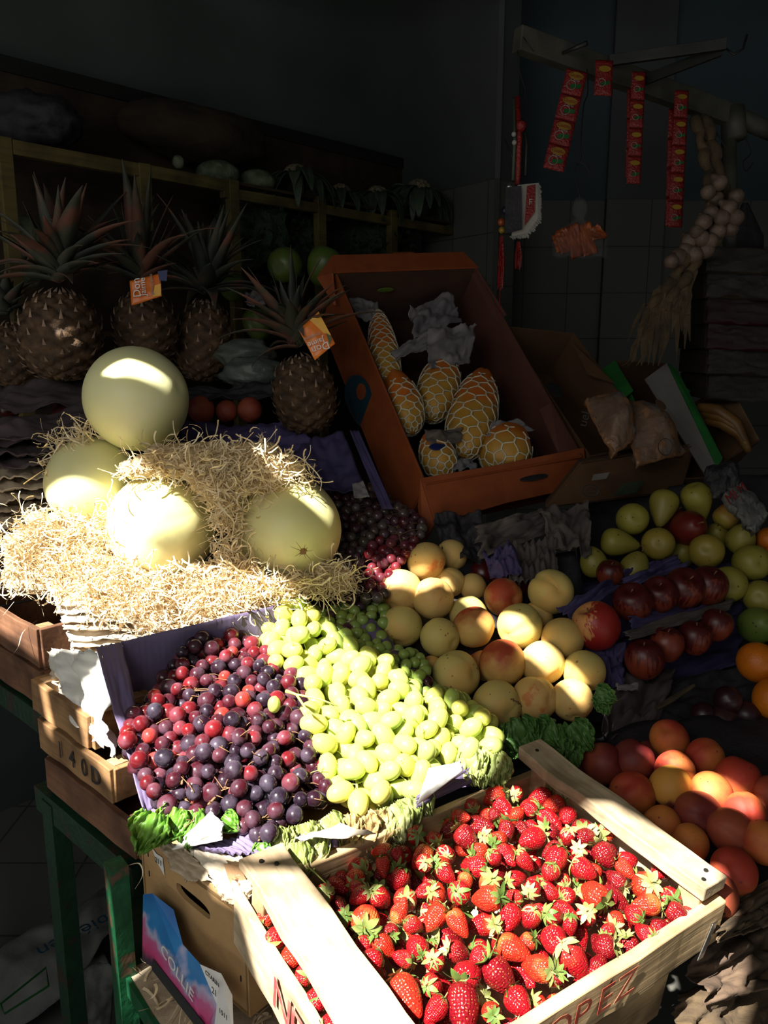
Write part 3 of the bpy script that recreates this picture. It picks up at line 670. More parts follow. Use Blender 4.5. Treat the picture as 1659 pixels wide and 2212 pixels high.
# low front shelf with straw and printed carton
S0 = at(268, 2100, 1.10); S1 = at(345, 2205, 1.0)
sv = S1-S0; sv.z = 0; sv.normalize(); sn = Vector((-sv.y, sv.x, 0)); 
if sn.y < 0: sn = -sn
t = thing('green_metal_shelf', S0-Z*.03, 'low chipped green shelf at the bottom with straw scraps on it', 'shelf')
m = MB(); m.board(S0-Z*.012, S0+sv*.45-Z*.012, Z*.014, sn*.003, rough=.001, n=8); m.build('front_rail', M['green_m'], parent=t)
m = MB(); m.board(S0+sn*.07-Z*.004, S0+sv*.45+sn*.07-Z*.004, sn*.07, Z*.004, rough=.003, n=10); m.build('shelf_panel', M['torn'], parent=t, label='scuffed pale board on the green shelf')
m = MB(); a_ = LO-Z*.03; m.board(Vector((S0.x, S0.y, .3)), S0+Z*.17, sv*.015, sn*.012, rough=.001, n=8); m.build('upright', M['green_m'], parent=t)
# printed carton leaning
cb = [at(309, 1932, 1.055), at(330, 1930, 1.03), at(330, 2090, 1.03), at(307, 2075, 1.055)]
t = thing('printed_fruit_carton', at(330, 2095, 1.02), 'blue and pink printed carton leaning on the fibreboard box, white letters COLLIE', 'carton')
def artmat():
    m, nt, b = nodes('carton_print', .35); L = nt.links.new
    tc = N(nt, 'ShaderNodeTexCoord'); sx = N(nt, 'ShaderNodeSeparateXYZ'); L(tc.outputs['Object'], sx.inputs[0])
    no = N(nt, 'ShaderNodeTexNoise', Scale=22, Detail=3); L(tc.outputs['Object'], no.inputs['Vector'])
    ma = N(nt, 'ShaderNodeMath', operation='MULTIPLY_ADD'); ma.inputs[1].default_value = 6; ma.inputs[2].default_value = 0; L(sx.outputs['Z'], ma.inputs[0]); 
    m2 = N(nt, 'ShaderNodeMath', operation='MULTIPLY_ADD'); m2.inputs[1].default_value = .55; L(no.outputs['Fac'], m2.inputs[0]); L(ma.outputs[0], m2.inputs[2])
    r = ramp(nt, [(.22, (.05, .03, .05)), (.32, (.55, .05, .18)), (.44, (.50, .10, .26)), (.50, (.42, .40, .58)), (.56, (.02, .20, .50)), (.8, (.01, .10, .36))]); L(m2.outputs[0], r.inputs[0]); L(r.outputs[0], b.inputs['Base Color'])
    return m
M['art'] = artmat()
Q = [at(330, 1930, 1.03), at(375, 1965, 1.005), at(395, 2040, .985), at(435, 2085, .955), at(470, 2170, .92), at(465, 2212, .91), at(440, 2225, .93), at(330, 2090, 1.03)]
m = MB(); m.add(cb, [(3, 2, 1, 0)]); m.add(Q, [(7, 6, 5, 4, 3, 2, 1, 0)]); 
m.build('carton_panel', M['art'], parent=t)
Q2 = [at(432, 2083, .953), at(478, 2103, .935), at(502, 2150, .915), at(505, 2235, .88), at(462, 2225, .905), at(468, 2170, .917)]
m = MB(); m.add(Q2, [(5, 4, 3, 2, 1, 0)]); m.build('carton_label', M['white_l'], parent=t, label='white label panel with black print')
Q3 = [at(330, 2070, 1.027), at(440, 2210, .927), at(436, 2235, .925), at(328, 2095, 1.027)]
m = MB(); m.add(Q3, [(3, 2, 1, 0)]); m.build('carton_border', M['black'], parent=t)
xd = at(405, 2130, .963)-at(360, 2060, 1.0); yd = Z
text('COLLIE', 'carton_lettering', at(383, 2098, .972), xd, yd, .026, 'white_l', parent=t, shear=.1)
x2 = at(480, 2130, .92)-at(445, 2095, .945)
text('CTARIN', 'carton_print', at(460, 2113, .93), x2, Z, .0085, 'black', parent=t)
text('21', 'carton_print', at(465, 2142, .915), x2, Z, .012, 'black', parent=t)
text('1511', 'carton_print', at(484, 2190, .895), x2, Z, .009, 'black', parent=t)
# support block for the display behind (table top + trestle) so that the fruit has something under it
t = thing('display_table', (.45, 1.9, 0), 'dark table hidden beneath the fruit trays', 'table')
m = MB(); m.board(Vector((-.25, 1.75, .80)), Vector((1.6, 1.75, .80)), Vector((0, .55, 0)), Z*.02); m.build('table_top', M['dark_m'], parent=t)
for q in ((-.2, 1.3), (1.5, 1.3), (-.2, 2.25), (1.5, 2.25)):
    m = MB(); m.board(Vector((q[0], q[1], 0)), Vector((q[0], q[1], .78)), Vector((.02, 0, 0)), Vector((0, .02, 0))); m.build('leg', M['dark_m'], parent=t)
# sacks on the floor, lower left
for q, lab, s in ((((-60, 2090, .03), (170, 1960, .10), (235, 2080, .14), (-60, 2300, .03)), 'pale newspaper sheet with a green frame lying on the floor', 3), (((130, 2010, .05), (260, 1900, .05), (335, 1960, .12), (150, 2090, .2)), 'white woven sack lettered también en lying behind the legs', 4), (((140, 2100, .25), (250, 2085, .25), (240, 2230, .12), (140, 2240, .12)), 'plain white plastic sack on the floor behind the green leg', 5)):
    s_ = sheet('plastic_sack', [atz(*p) for p in q], M['sack_w'], nx=24, ny=24, amp=.03, fr=2.5, seed=50+s, bulge=.06, label=lab, cat='sack')
    if s == 4: text('también en', 'sack_print', atz(200, 2000, .22), atz(150, 2030, .22)-atz(240, 1985, .22), atz(200, 2050, .22)-atz(190, 1990, .22), .055, 'blue_p', parent=s_)
    if s == 3:
        m = MB(); m.tube([atz(x, y, .2) for (x, y) in ((0, 2170), (100, 2090), (105, 2130), (10, 2190), (0, 2170))], .003, 4); m.build('printed_frame', M['green_s'], parent=s_)
# ------------------------------------------------ stacked paper trays under the melons
t = thing('stacked_paper_trays', at(250, 1350, 1.42), 'thick stack of frayed pale paper trays under the wood wool', 'trays')
for k in range(9):
    y = 1285+k*19; d = 1.40-.006*k
    a = at(105+k*6, y-40, 1.50-.006*k); b_ = at(640-k*3, y-20, 1.50); c_ = at(470-k*8, y+18, d-.02); e = at(115+k*7, y+22, d+.02)
    sheet('paper_tray', [a, b_, c_, e], M['torn_pale' if k % 3 else 'torn'], nx=40, ny=12, amp=.009, fr=7, seed=60+k, rag=.03, solid=.003, parent=t)
t = thing('stacked_paper_trays', at(60, 1050, 1.62), 'fan of grey-brown frayed paper trays left of the melons', 'trays')
for k in range(8):
    y = 935+k*25
    sheet('paper_tray', [at(-60, y-25, 1.75), at(150, y-15, 1.72), at(125+8*math.sin(k*2), y+18, 1.60), at(-60, y+25, 1.60)], M['torn' if k > 2 else 'mauve'], nx=36, ny=14, amp=.014, fr=6, seed=75+k, rag=.03, solid=.003, parent=t)
sheet('crumpled_paper', [at(105, 1395, 1.34), at(240, 1405, 1.20), at(268, 1650, 1.09), at(175, 1570, 1.20)], M['white'], nx=26, ny=26, amp=.02, fr=4, seed=90, fold=.02, rag=.06, label='crumpled white paper between the left crates and the purple liner', cat='paper')
sheet('crumpled_paper', [at(110, 1405, 1.35), at(200, 1440, 1.31), at(190, 1520, 1.28), at(125, 1500, 1.32)], M['torn_pale'], nx=26, ny=26, amp=.02, fr=4, seed=93, fold=.02, rag=.06, label='scrunched beige paper on the top crate of the left stack', cat='paper')
# ================================================================ fruit
def rnd_rot(r=R_): return (r.uniform(0, 6.28), r.uniform(0, 6.28), r.uniform(0, 6.28))
def face_rot(P, tx=0, ty=0, tw=0):
    """rotation putting local +Z towards the camera, then tilted"""
    q = (C0-P).to_track_quat('Z', 'Y').to_matrix()
    return (q @ Euler((tx, ty, tw)).to_matrix()).to_euler()
def peach_mesh(name, mat, k=.06, squash=.96, tip=0.0, seed=0):
    m = MB()
    def fn(q, th, ph):
        d = abs((ph+PI) % (2*PI)-PI)
        g = 1-k*math.exp(-(d/.16)**2)*math.sin(th)**.8
        g *= 1-.16*math.exp(-(th/.30)**2)
        g *= 1+tip*math.exp(-((PI-th)/.35)**2)
        return g*(1+.025*nz(q, 1.6, seed))
    m.sphere((0, 0, 0), (1, 1, squash), 36, 24, fn=fn)
    return [v for v in m.v], m
class Shape:
    """a fruit mesh of a true size (metres) with a material"""
    def __init__(s, mb, r): s.mb = mb; s.r = r
def scaled(mb, r, name, mat):
    b = MB(); b.v = [v*r for v in mb.v]; b.f = mb.f; b.m = mb.m
    return b.mesh(name, mat, smooth=True)
PM = [peach_mesh('p', None, .07, .96, .0, 1)[1], peach_mesh('p', None, .05, .93, .10, 2)[1], peach_mesh('p', None, .10, 1.02, .0, 3)[1], peach_mesh('p', None, .03, .98, .02, 4)[1]]
def put_fruit(name, mb, mat, px, py, r, df, rot, label, cat, group=None, stem=None, zr=None, dd=0):
    d = df(px, py)+dd; P = at(px, py, d); R = r*d/F
    root = inst(name, scaled(mb, R, name, M[mat]), P, rot if rot else rnd_rot(), zr or 1, label=label, cat=cat, group=group)
    if stem:
        m = MB(); L_ = R*stem[0]; z0 = R*stem[1]
        m.tube([(0, 0, z0), (R*.03, 0, z0+L_*.5), (R*.12, 0, z0+L_)], [R*.035, R*.03, R*.045], 6)
        o = bpy.data.objects.new('stem', m.mesh('stem', M['stem_br'])); COL.objects.link(o); o.parent = root
    return root
# ---- yellow peaches: x, y, r, mesh, material, what sets it apart, tilt
YP = [
 (921, 1213, 43, 1, 'peach_y', 'yellow peach with a soft red blush, topmost at the front of the pile', (.9, .5, .3)),
 (975, 1200, 35, 0, 'peach_y', 'pale yellow peach just behind the topmost one, right of it', None),
 (866, 1277, 48, 3, 'peach_y', 'round yellow peach at the upper left edge of the pile, sun along its top', (.8, -.6, 0)),
 (935, 1293, 46, 3, 'peach_y', 'brightly sunlit yellow peach with a small red mark below, under the topmost one', (1.0, .3, 2)),
 (972, 1258, 33, 0, 'peach_y', 'shaded yellow peach behind the bright one near the top', None),
 (1020, 1268, 31, 0, 'peach_y', 'small shaded yellow peach at the back of the pile, right of the top', None),
 (868, 1353, 45, 3, 'peach_g', 'shaded olive yellow peach at the left edge beside the green grapes', (1, -.5, 0)),
 (1012, 1328, 42, 1, 'peach_g', 'greenish peach mostly hidden behind the one with a pointed tip', None),
 (950, 1377, 43, 3, 'peach_g', 'greenish peach with tiny flecks in the middle left of the pile', (.9, .2, 1)),
 (1023, 1354, 46, 1, 'peach_b', 'peach with a pointed tip and an orange red left cheek', (-1.0, -.7, .3)),
 (1087, 1290, 42, 0, 'peach_b', 'red cheeked peach at the back of the pile, in shade', (.6, .3, 1)),
 (1190, 1278, 49, 2, 'peach_g', 'wrinkled pale peach with a brown stalk hollow, at the upper right', (.35, -.25, 2.4)),
 (1123, 1352, 49, 2, 'peach_g', 'half sunlit pale peach with its stalk hollow on the left', (.2, -.9, .4)),
 (1160, 1335, 36, 0, 'peach_y', 'peach tucked behind the half sunlit one', None),
 (1215, 1380, 46, 3, 'peach_spot', 'greenish peach with a deep red spot at its lower right', (1.9, .7, 0)),
 (1085, 1432, 51, 3, 'peach_b', 'large peach with a red left side in the middle of the pile', (-.9, -.9, .2)),
 (1172, 1432, 48, 3, 'peach_y', 'blazing sunlit peach right of the large red sided one', (1.0, -.4, 1)),
 (1262, 1450, 46, 0, 'peach_g', 'yellow peach at the right edge of the pile beside the purple paper', (1.1, .5, 0)),
 (985, 1458, 53, 0, 'peach_g', 'large greenish peach at the lower left with its seam showing', (.9, -.3, 1.9)),
 (932, 1440, 24, 0, 'peach_b', 'small part of an orange peach peeking out left of the large greenish one', None),
 (1074, 1523, 54, 0, 'peach_g', 'front peach with a long brown scar on its seam', (.7, .1, .9)),
 (1155, 1508, 48, 2, 'peach_y', 'dull yellow peach in the front row between two others', (.8, -.1, 1.6)),
 (1236, 1512, 46, 3, 'peach_y', 'sunlit peach at the front right corner over the green lettuce', (1.0, .4, 0)),
 (1040, 1440, 36, 0, 'peach_b', 'peach buried under the large red sided one', None),
]
for (x, y, r, k, mt, lab, tl_) in YP:
    P = at(x, y, d_peach(x, y)); rot = face_rot(P, *tl_) if tl_ else rnd_rot()
    dd = {33: .045, 31: .06, 35: .05, 42: .03, 24: .02, 36: .05}.get(r, 0)
    o = put_fruit('peach', PM[k], mt, x, y, r, d_peach, rot, lab, 'peach', 'yellow peaches in the middle pile', dd=dd)
    if 'scar' in lab:
        m = MB(); R = r*d_peach(x, y)/F
        for i in range(9):
            a = -.9+i*.2; m.sphere((R*(1.0)*math.sin(a*.9)*.15+R*.02, R*.97*math.sin(a*.5), R*.95*math.cos(a*.5)+.0005), (R*.05+R*.03*math.sin(i*2), R*.07, R*.025), 8, 6)
        s_ = bpy.data.objects.new('scar', m.mesh('scar', M['melon_scar'])); COL.objects.link(s_); s_.parent = o
        s_.rotation_euler = (.35, .5, .6)
for (x, y, r, lab) in ((1045, 1237, 30, 'dark red plum behind the yellow peaches, left one'), (1120, 1263, 28, 'dark red nectarine behind the red cheeked peach'), (1080, 1245, 24, 'small dark plum between the two dark ones at the back')):
    put_fruit('nectarine', PM[0], 'nect', x, y, r, d_peach, None, lab, 'nectarine', dd=.08)
# ---- ripe orange peaches behind the strawberry crate
RP = [
 (1305, 1650, 46, 'peach_dk', 'dark orange peach, leftmost of the ripe pile above the crate bar'),
 (1368, 1643, 48, 'peach_dk', 'dusky peach with a grey bruise beside the leftmost one'),
 (1405, 1632, 32, 'peach_dk', 'red peach peeking out behind the bruised one'),
 (1446, 1597, 43, 'peach_o', 'topmost deep orange peach of the ripe pile'),
 (1523, 1635, 41, 'peach_o', 'orange peach right of the topmost one'),
 (1594, 1682, 49, 'peach_o', 'freckled orange peach at the right of the ripe pile'),
 (1458, 1668, 45, 'peach_o', 'peach with a thin sunlit rim, below the topmost one'),
 (1448, 1702, 48, 'peach_m', 'mottled yellow peach with purple blotches in the middle'),
 (1535, 1713, 46, 'peach_o', 'golden sunlit peach in the middle of the ripe pile'),
 (1608, 1757, 46, 'peach_o', 'red and yellow peach with a bright sun patch, right side'),
 (1668, 1716, 38, 'peach_dk', 'red peach cut by the right edge of the photo'),
 (1365, 1717, 50, 'peach_o', 'brownish orange peach just behind the middle of the bar'),
 (1508, 1760, 52, 'peach_dk', 'very dark red peach below the golden one'),
 (1432, 1782, 42, 'peach_o', 'dull orange peach half hidden behind the bar'),
 (1578, 1795, 50, 'peach_dk', 'dark pinkish peach below the sun patched one'),
 (1650, 1820, 48, 'peach_o', 'orange peach at the right edge, rim lit from above'),
 (1490, 1822, 42, 'peach_o', 'shaded peach behind the lower end of the bar'),
 (1585, 1882, 51, 'peach_o', 'large egg shaped orange peach at the crate corner'),
 (1545, 1932, 49, 'peach_dk', 'lowest dark peach beside the crate end'),
 (1250, 1652, 28, 'peach_dk', 'small part of a peach behind the upper end of the bar'),
 (1640, 1760, 40, 'peach_dk', 'peach buried at the right behind the sun patched one'),
 (1400, 1840, 44, 'peach_dk', 'peach under the bar, mostly hidden'),
 (1500, 1890, 40, 'peach_dk', 'peach tucked under the bar end, almost out of sight'),
]
for i, (x, y, r, mt, lab) in enumerate(RP):
    put_fruit('peach', PM[i % 4], mt, x, y, r, d_ripe, None, lab, 'peach', 'ripe orange peaches beside the strawberry crate', zr=(1, .95, 1.04), dd={32: .05, 28: .05, 40: .03, 44: .05}.get(r, 0))
# ---- pears, apples, oranges, plums
def pear_mb(neck=1.0, seed=0):
    m = MB()
    def fn(q, th, ph):
        t = (1+math.cos(th))/2           # 1 at stalk end
        rr = math.sin(th)*(1-.48*neck*t**1.5)*(1+.02*nz(q, 2, seed)); z = math.cos(th)*(1+.42*neck*t)
        if th > 2.6: z *= 1-.10*math.exp(-((PI-th)/.25)**2)
        if th < .3: z *= 1-.06*math.exp(-(th/.15)**2)
        return Vector((rr*math.cos(ph), rr*math.sin(ph), z))
    m.sphere((0, 0, 0), 1, 30, 24, fn=fn); return m
def apple_mb(seed=0):
    m = MB()
    def fn(q, th, ph):
        rr = math.sin(th)*(1.0+.06*math.cos(th))*(1+.025*math.cos(5*ph)*(1 if th > 1.8 else .2)+.015*nz(q, 2, seed))
        z = math.cos(th)*.95-.30*math.exp(-(th/.38)**2)+.17*math.exp(-((PI-th)/.30)**2)
        return Vector((rr*math.cos(ph), rr*math.sin(ph), z*1.03))
    m.sphere((0, 0, 0), 1, 34, 26, fn=fn); return m
PR = pear_mb(1.0); PR2 = pear_mb(.42, 3); AP = apple_mb(); OR = MB()
OR.sphere((0, 0, 0), (1, 1, .95), 30, 20, fn=lambda q, th, ph: 1-.05*math.exp(-(th/.15)**2))
def camrot(P, dx, dy, dz):
    """local +Z points along camera-space direction (right, up, towards viewer)"""
    v = Vector((1, 0, 0))*dx+Vector((0, sp, cp))*dy+Vector((0, -cp, sp))*dz
    return v.to_track_quat('Z', 'Y').to_euler()
PE = [
 (1506, 1080, 38, 0, 'pear', (.35, -.9, -.3), 'yellow pear at the very top of the pear pile'),
 (1433, 1093, 36, 0, 'pear', (-.3, -.9, .3), 'pear with two dark flecks, left of the top one'),
 (1365, 1122, 37, 1, 'pear', (0, -.2, -1), 'round bottomed pear showing its brown eye, upper left'),
 (1572, 1112, 31, 0, 'pear_b', (.6, .8, 0), 'small pear with red shoulder beside the plastic bag'),
 (1333, 1172, 35, 0, 'pear', (1, -.15, .1), 'pear lying on its side with the neck to the right'),
 (1282, 1216, 32, 1, 'pear', (-.3, .9, .1), 'darkish pear at the lower left of the pile'),
 (1421, 1175, 38, 1, 'pear_b', (.2, -.1, -1), 'pear with an orange blush and brown eye in the middle'),
 (1488, 1140, 41, 1, 'pear_r', (0, .2, 1), 'deep red pear among the yellow ones'),
 (1526, 1192, 40, 1, 'pear_b', (.4, -.3, -1), 'orange blushed pear right of centre'),
 (1370, 1228, 34, 1, 'pear', (.3, .8, .2), 'bright yellow pear above the purple paper'),
 (1548, 1158, 30, 1, 'pear', (-.2, .5, .6), 'scarred pear behind the orange blushed one'),
 (1600, 1165, 33, 1, 'pear', (0, .6, .5), 'dim green pear at the right of the pile'),
 (1622, 1215, 42, 1, 'pear', (-.1, 0, -1), 'pear with a star shaped brown eye near the right edge'),
 (1572, 1262, 42, 1, 'pear', (.1, -.1, -1), 'green yellow pear right of the apples'),
 (1642, 1288, 38, 1, 'pear', (.6, 0, -1), 'pear with a brown eye at the right edge'),
 (1636, 1350, 42, 1, 'pear_gr', (0, .3, 1), 'green pear above the oranges'),
 (1470, 1200, 30, 1, 'pear', (0, .5, .6), 'pear buried in the gap at the centre'),
 (1455, 1125, 28, 1, 'pear_r', (0, .5, .6), 'dark red pear sunk behind the middle ones'),
]
for (x, y, r, k, mt, dv, lab) in PE:
    P = at(x, y, d_pear(x, y))
    put_fruit('pear', (PR, PR2)[k], mt, x, y, r, d_pear, camrot(P, *dv), lab, 'pear', 'pears in the dim pile at right', stem=(.45, 1.36 if k == 0 else 1.2), dd=.06 if r in (28, 30) else 0)
    if dv[2] < -.5 or r in (36, 42):   # blossom eye
        pass
AL = [
 (1288, 1352, 51, 'apple', (-.45, .75, .2), 'brightest striped apple at the left end of the tray'),
 (1366, 1302, 42, 'apple_d', (-.2, .6, .4), 'dark striped apple second from the left, upper tray'),
 (1425, 1285, 39, 'apple_d', (-.2, .6, .5), 'dark red apple in the middle of the upper tray'),
 (1476, 1272, 44, 'apple_d', (.1, .5, .5), 'large dark apple of the upper tray, right of the middle'),
 (1528, 1266, 42, 'apple_d', (.2, .7, .4), 'apple at the right end of the upper tray'),
 (1392, 1424, 42, 'apple_d', (-.1, 1, .2), 'lower tray apple at the left, beside a round sticker'),
 (1440, 1392, 37, 'apple_d', (0, .9, .2), 'second apple from the left in the lower tray'),
 (1500, 1378, 36, 'apple_d', (.1, .9, .2), 'third apple of the lower tray, tapering downwards'),
 (1548, 1350, 34, 'apple_d', (.2, .9, .2), 'last apple at the right of the lower tray'),
 (1318, 1240, 30, 'apple_d', (0, .8, .3), 'dim apple behind the purple paper strip'),
]
for (x, y, r, mt, dv, lab) in AL:
    P = at(x, y, d_apple(x, y)); put_fruit('apple', AP, mt, x, y, r, d_apple, camrot(P, *dv), lab, 'apple', 'striped red apples in purple trays', stem=(.3, .55), zr=(1, 1, 1.12), dd=.08 if r == 30 else 0)
for (x, y, r, lab) in ((1636, 1431, 44, 'whole bright orange at the right edge'), (1672, 1510, 46, 'orange cut by the right edge below the whole one'), (1660, 1165, 26, 'small orange at the right edge beside the pears'), (1668, 1205, 24, 'reddish orange below the small one at the edge')):
    put_fruit('orange', OR, 'orange', x, y, r, d_apple if y > 1300 else d_pear, None, lab, 'orange', 'oranges at the right edge')
for i, (x, y, r) in enumerate(((1560, 1560, 38), (1600, 1605, 34), (1572, 1512, 30), (1642, 1592, 32), (1520, 1545, 28), (1612, 1545, 30), (1650, 1640, 28), (1545, 1600, 26))):
    put_fruit('plum', PM[0], 'plum', x, y, r, lambda a, b: 1.42, None, 'almost black plum with pale bloom, ' + ('largest, with a dull brown patch', 'low beside the ripe peaches', 'upper one near the oranges', 'at the right edge of the photo', 'leftmost in the dark corner', 'between the two upper ones', 'lowest at the right edge', 'just above the ripe peaches')[i], 'plum', 'dark plums between oranges and peaches')

# ---- honeydew melons
def melon_mb(rx, ry, seed, furrow=0):
    m = MB(); m.sphere((0, 0, 0), (rx, rx, ry), 64, 44, fn=lambda q, th, ph: 1+.012*nz(q, 1.5, seed)-furrow*math.exp(-(abs((ph % (2*PI))-PI)/.12)**2)*math.sin(th)-.03*math.exp(-(th/.12)**2)); return m
ML = [(295, 862, 1.52, 119, 109, (.9, .2, .3), 'large yellow honeydew melon on top of the others, sunlit crown', 1, 0),
      (203, 1045, 1.55, 108, 100, (-.5, -.55, .6), 'honeydew melon at the left with a brown stalk scar', 2, 0),
      (350, 1137, 1.48, 124, 113, (.95, .35, .4), 'blazing sunlit honeydew melon in front with dents in its rind', 3, .012),
      (622, 1142, 1.50, 114, 122, (.35, -.35, .85), 'oval honeydew melon at the right with a star shaped scar', 4, 0),
      (438, 1046, 1.68, 96, 92, (0, 1, .2), 'honeydew melon hidden behind, only its top showing', 5, 0)]
for (x, y, d, ra, rb, dv, lab, sd, fu) in ML:
    P = at(x, y, d); rot = camrot(P, *dv)
    R1 = (ra+rb)/2*d/F*.985; R2 = rb*d/F*(1.06 if sd in (4,) else 1.0)
    if sd == 4: R1 = 114*d/F; R2 = 126*d/F
    mb = melon_mb(R1, R2, sd, fu)
    o = inst('honeydew_melon', mb.mesh('honeydew_melon', M['melon']), P, rot, label=lab, cat='melon', group='honeydew melons on wood wool')
    # scar at the local +Z pole
    if sd in (2, 4):
        m = MB(); rs = .007
        zt = R2*.972
        m.surf(lambda u, v: Vector((math.cos(2*PI*u)*v*rs*(1+.25*math.sin(7*2*PI*u)), math.sin(2*PI*u)*v*rs*(1+.2*math.sin(5*2*PI*u)), zt+.0012*(1-v)+v*v*.0006)), 28, 5, closeu=True)
        for k in range(9):
            a = k*2*PI/9+.2*math.sin(k*3); Ls = .014+.008*math.sin(k*5); pts = []
            for i in range(6):
                rr = rs*.7+Ls*i/5; th = rr/R1; k_ = 1-.03*math.exp(-(th/.12)**2)
                pts.append((math.sin(th)*R1*math.cos(a)*k_*1.003, math.sin(th)*R1*math.sin(a)*k_*1.003, math.cos(th)*R2*k_*1.003))
            if sd == 4: m.tube(pts, [.0005*(1-i/6)+.0001 for i in range(6)], 5)
        s_ = bpy.data.objects.new('stalk_scar', m.mesh('stalk_scar', M['melon_scar'])); COL.objects.link(s_); s_.parent = o

# ---- wood wool (excelsior): curly flat strands over a lumpy nest
def inpoly(x, y, p):
    c = False; j = len(p)-1
    for i in range(len(p)):
        if (p[i][1] > y) != (p[j][1] > y) and x < (p[j][0]-p[i][0])*(y-p[i][1])/(p[j][1]-p[i][1])+p[i][0]: c = not c
        j = i
    return c
def tri_depth(pts):
    """inverse-distance blend of depths given at sample pixels"""
    def f(x, y):
        s = 0; t = 0
        for (a, b, d) in pts:
            w_ = 1/((a-x)**2+(b-y)**2+400)**1.3; s += w_*d; t += w_
        return s/t
    return f
d_nest = tri_depth([(20, 1250, 1.50), (120, 1180, 1.46), (200, 1150, 1.44), (250, 1230, 1.40), (330, 1280, 1.37), (450, 1290, 1.37), (560, 1260, 1.37), (740, 1250, 1.42), (490, 1180, 1.42), (500, 1080, 1.40),
                    (300, 1010, 1.40), (420, 1000, 1.40), (570, 1000, 1.42), (660, 1040, 1.44), (180, 950, 1.50), (140, 990, 1.52), (490, 1330, 1.35), (250, 1330, 1.38), (60, 1300, 1.45), (480, 1130, 1.40)])
NEST = [
 ([(60, 1110), (130, 1105), (235, 1145), (240, 1210), (330, 1245), (470, 1230), (500, 1195), (560, 1235), (640, 1255), (735, 1205), (775, 1245), (740, 1290), (640, 1290), (540, 1330), (330, 1365), (130, 1290), (10, 1265), (15, 1170)], 2500),
 ([(240, 1025), (345, 965), (560, 960), (640, 1000), (690, 1040), (620, 1040), (590, 1060), (560, 1080), (510, 1060), (500, 1110), (450, 1085), (410, 1035), (330, 1025)], 950),
 ([(460, 1090), (520, 1100), (505, 1190), (540, 1230), (480, 1220), (470, 1150)], 260),
 ([(95, 1010), (130, 935), (200, 925), (215, 950), (150, 960), (110, 1020)], 150),
 ([(225, 1100), (250, 1090), (250, 1200), (225, 1180)], 120),
]
sm = MB(); rr = random.Random(5)
def strand(P, Ln, wd, curl, dirv=None, n=9):
    d = dirv or Vector((rr.uniform(-1, 1), rr.uniform(-1, 1), rr.uniform(-.45, .55))).normalized()
    ax = Vector((rr.uniform(-1, 1), rr.uniform(-1, 1), rr.uniform(-1, 1))).normalized()
    st = Ln/n; pts = [P-d*Ln*.4]; sides = []
    for i in range(n):
        ang = curl*rr.uniform(.3, 1.3)/n; d = (Matrix.Rotation(ang, 3, ax) @ d).normalized()
        if rr.random() < .2: ax = (ax+Vector((rr.uniform(-1, 1), rr.uniform(-1, 1), rr.uniform(-1, 1)))*.7).normalized()
        pts.append(pts[-1]+d*st)
    s0 = d.cross(ax); s0 = s0.normalized() if s0.length > .01 else Vector((1, 0, 0))
    for i in range(n+1):
        s0 = (Matrix.Rotation(rr.uniform(-.3, .3), 3, d) @ s0); sides.append(s0)
    sm.ribbon(pts, wd, sides)
for poly, cnt in NEST:
    xs = [p[0] for p in poly]; ys = [p[1] for p in poly]; k = 0
    while k < cnt:
        x = rr.uniform(min(xs), max(xs)); y = rr.uniform(min(ys), max(ys))
        if not inpoly(x, y, poly): continue
        k += 1; P = at(x, y, d_nest(x, y)+rr.uniform(-.012, .016))
        strand(P, rr.uniform(.03, .085), rr.uniform(.0006, .0017), rr.uniform(1.5, 8.5), n=10)
# lumpy body of the nest under the strands
for poly, step, off in ((NEST[0][0], 22, .016), (NEST[1][0], 18, .012)):
    xs = [p[0] for p in poly]; ys = [p[1] for p in poly]
    y = min(ys)
    while y < max(ys):
        x = min(xs)
        while x < max(xs):
            if inpoly(x, y, poly) and inpoly(x+12, y, poly) and inpoly(x-12, y, poly) and inpoly(x, y+10, poly):
                sm.sphere(at(x+rr.uniform(-6, 6), y+rr.uniform(-6, 6), d_nest(x, y)+off+.012), (.022, .022, .016), 10, 7, m=1, fn=lambda q, th, ph: 1+.25*nz(q, 3, x))
            x += step
        y += step
# long loose curls hanging over the edge
def curl_path(pp, wd=.0011):
    pts = [at(*p) for p in pp]; out = []
    for i in range(len(pts)-1):
        p0 = pts[max(i-1, 0)]; p1 = pts[i]; p2 = pts[i+1]; p3 = pts[min(i+2, len(pts)-1)]
        for k in range(6):
            t_ = k/6; out.append(.5*((2*p1)+(-p0+p2)*t_+(2*p0-5*p1+4*p2-p3)*t_**2+(-p0+3*p1-3*p2+p3)*t_**3))
    out.append(pts[-1]); sm.ribbon(out, wd, Vector((.7, .3, .6)).normalized())
curl_path([(410, 1340, 1.33), (400, 1380, 1.30), (385, 1430, 1.27), (372, 1475, 1.25)])
curl_path([(420, 1330, 1.34), (470, 1345, 1.33), (485, 1370, 1.32), (510, 1368, 1.31)])
curl_path([(545, 1310, 1.35), (540, 1340, 1.33), (552, 1352, 1.33), (548, 1338, 1.32), (540, 1350, 1.32)])
curl_path([(80, 1340, 1.42), (50, 1365, 1.40), (38, 1400, 1.38), (20, 1420, 1.38)])
curl_path([(30, 1300, 1.48), (10, 1325, 1.47), (-5, 1345, 1.47)])
curl_path([(135, 1440, 1.30), (130, 1470, 1.28), (112, 1472, 1.28), (125, 1480, 1.28)], .0014)
curl_path([(470, 1085, 1.36), (490, 1110, 1.36), (505, 1130, 1.37), (498, 1170, 1.38)])
curl_path([(270, 1872, 1.08), (300, 1865, 1.06), (308, 1890, 1.05), (292, 1920, 1.05)], .0009)
curl_path([(570, 960, 1.42), (575, 985, 1.42), (640, 985, 1.43), (690, 1030, 1.42), (692, 1060, 1.42)])
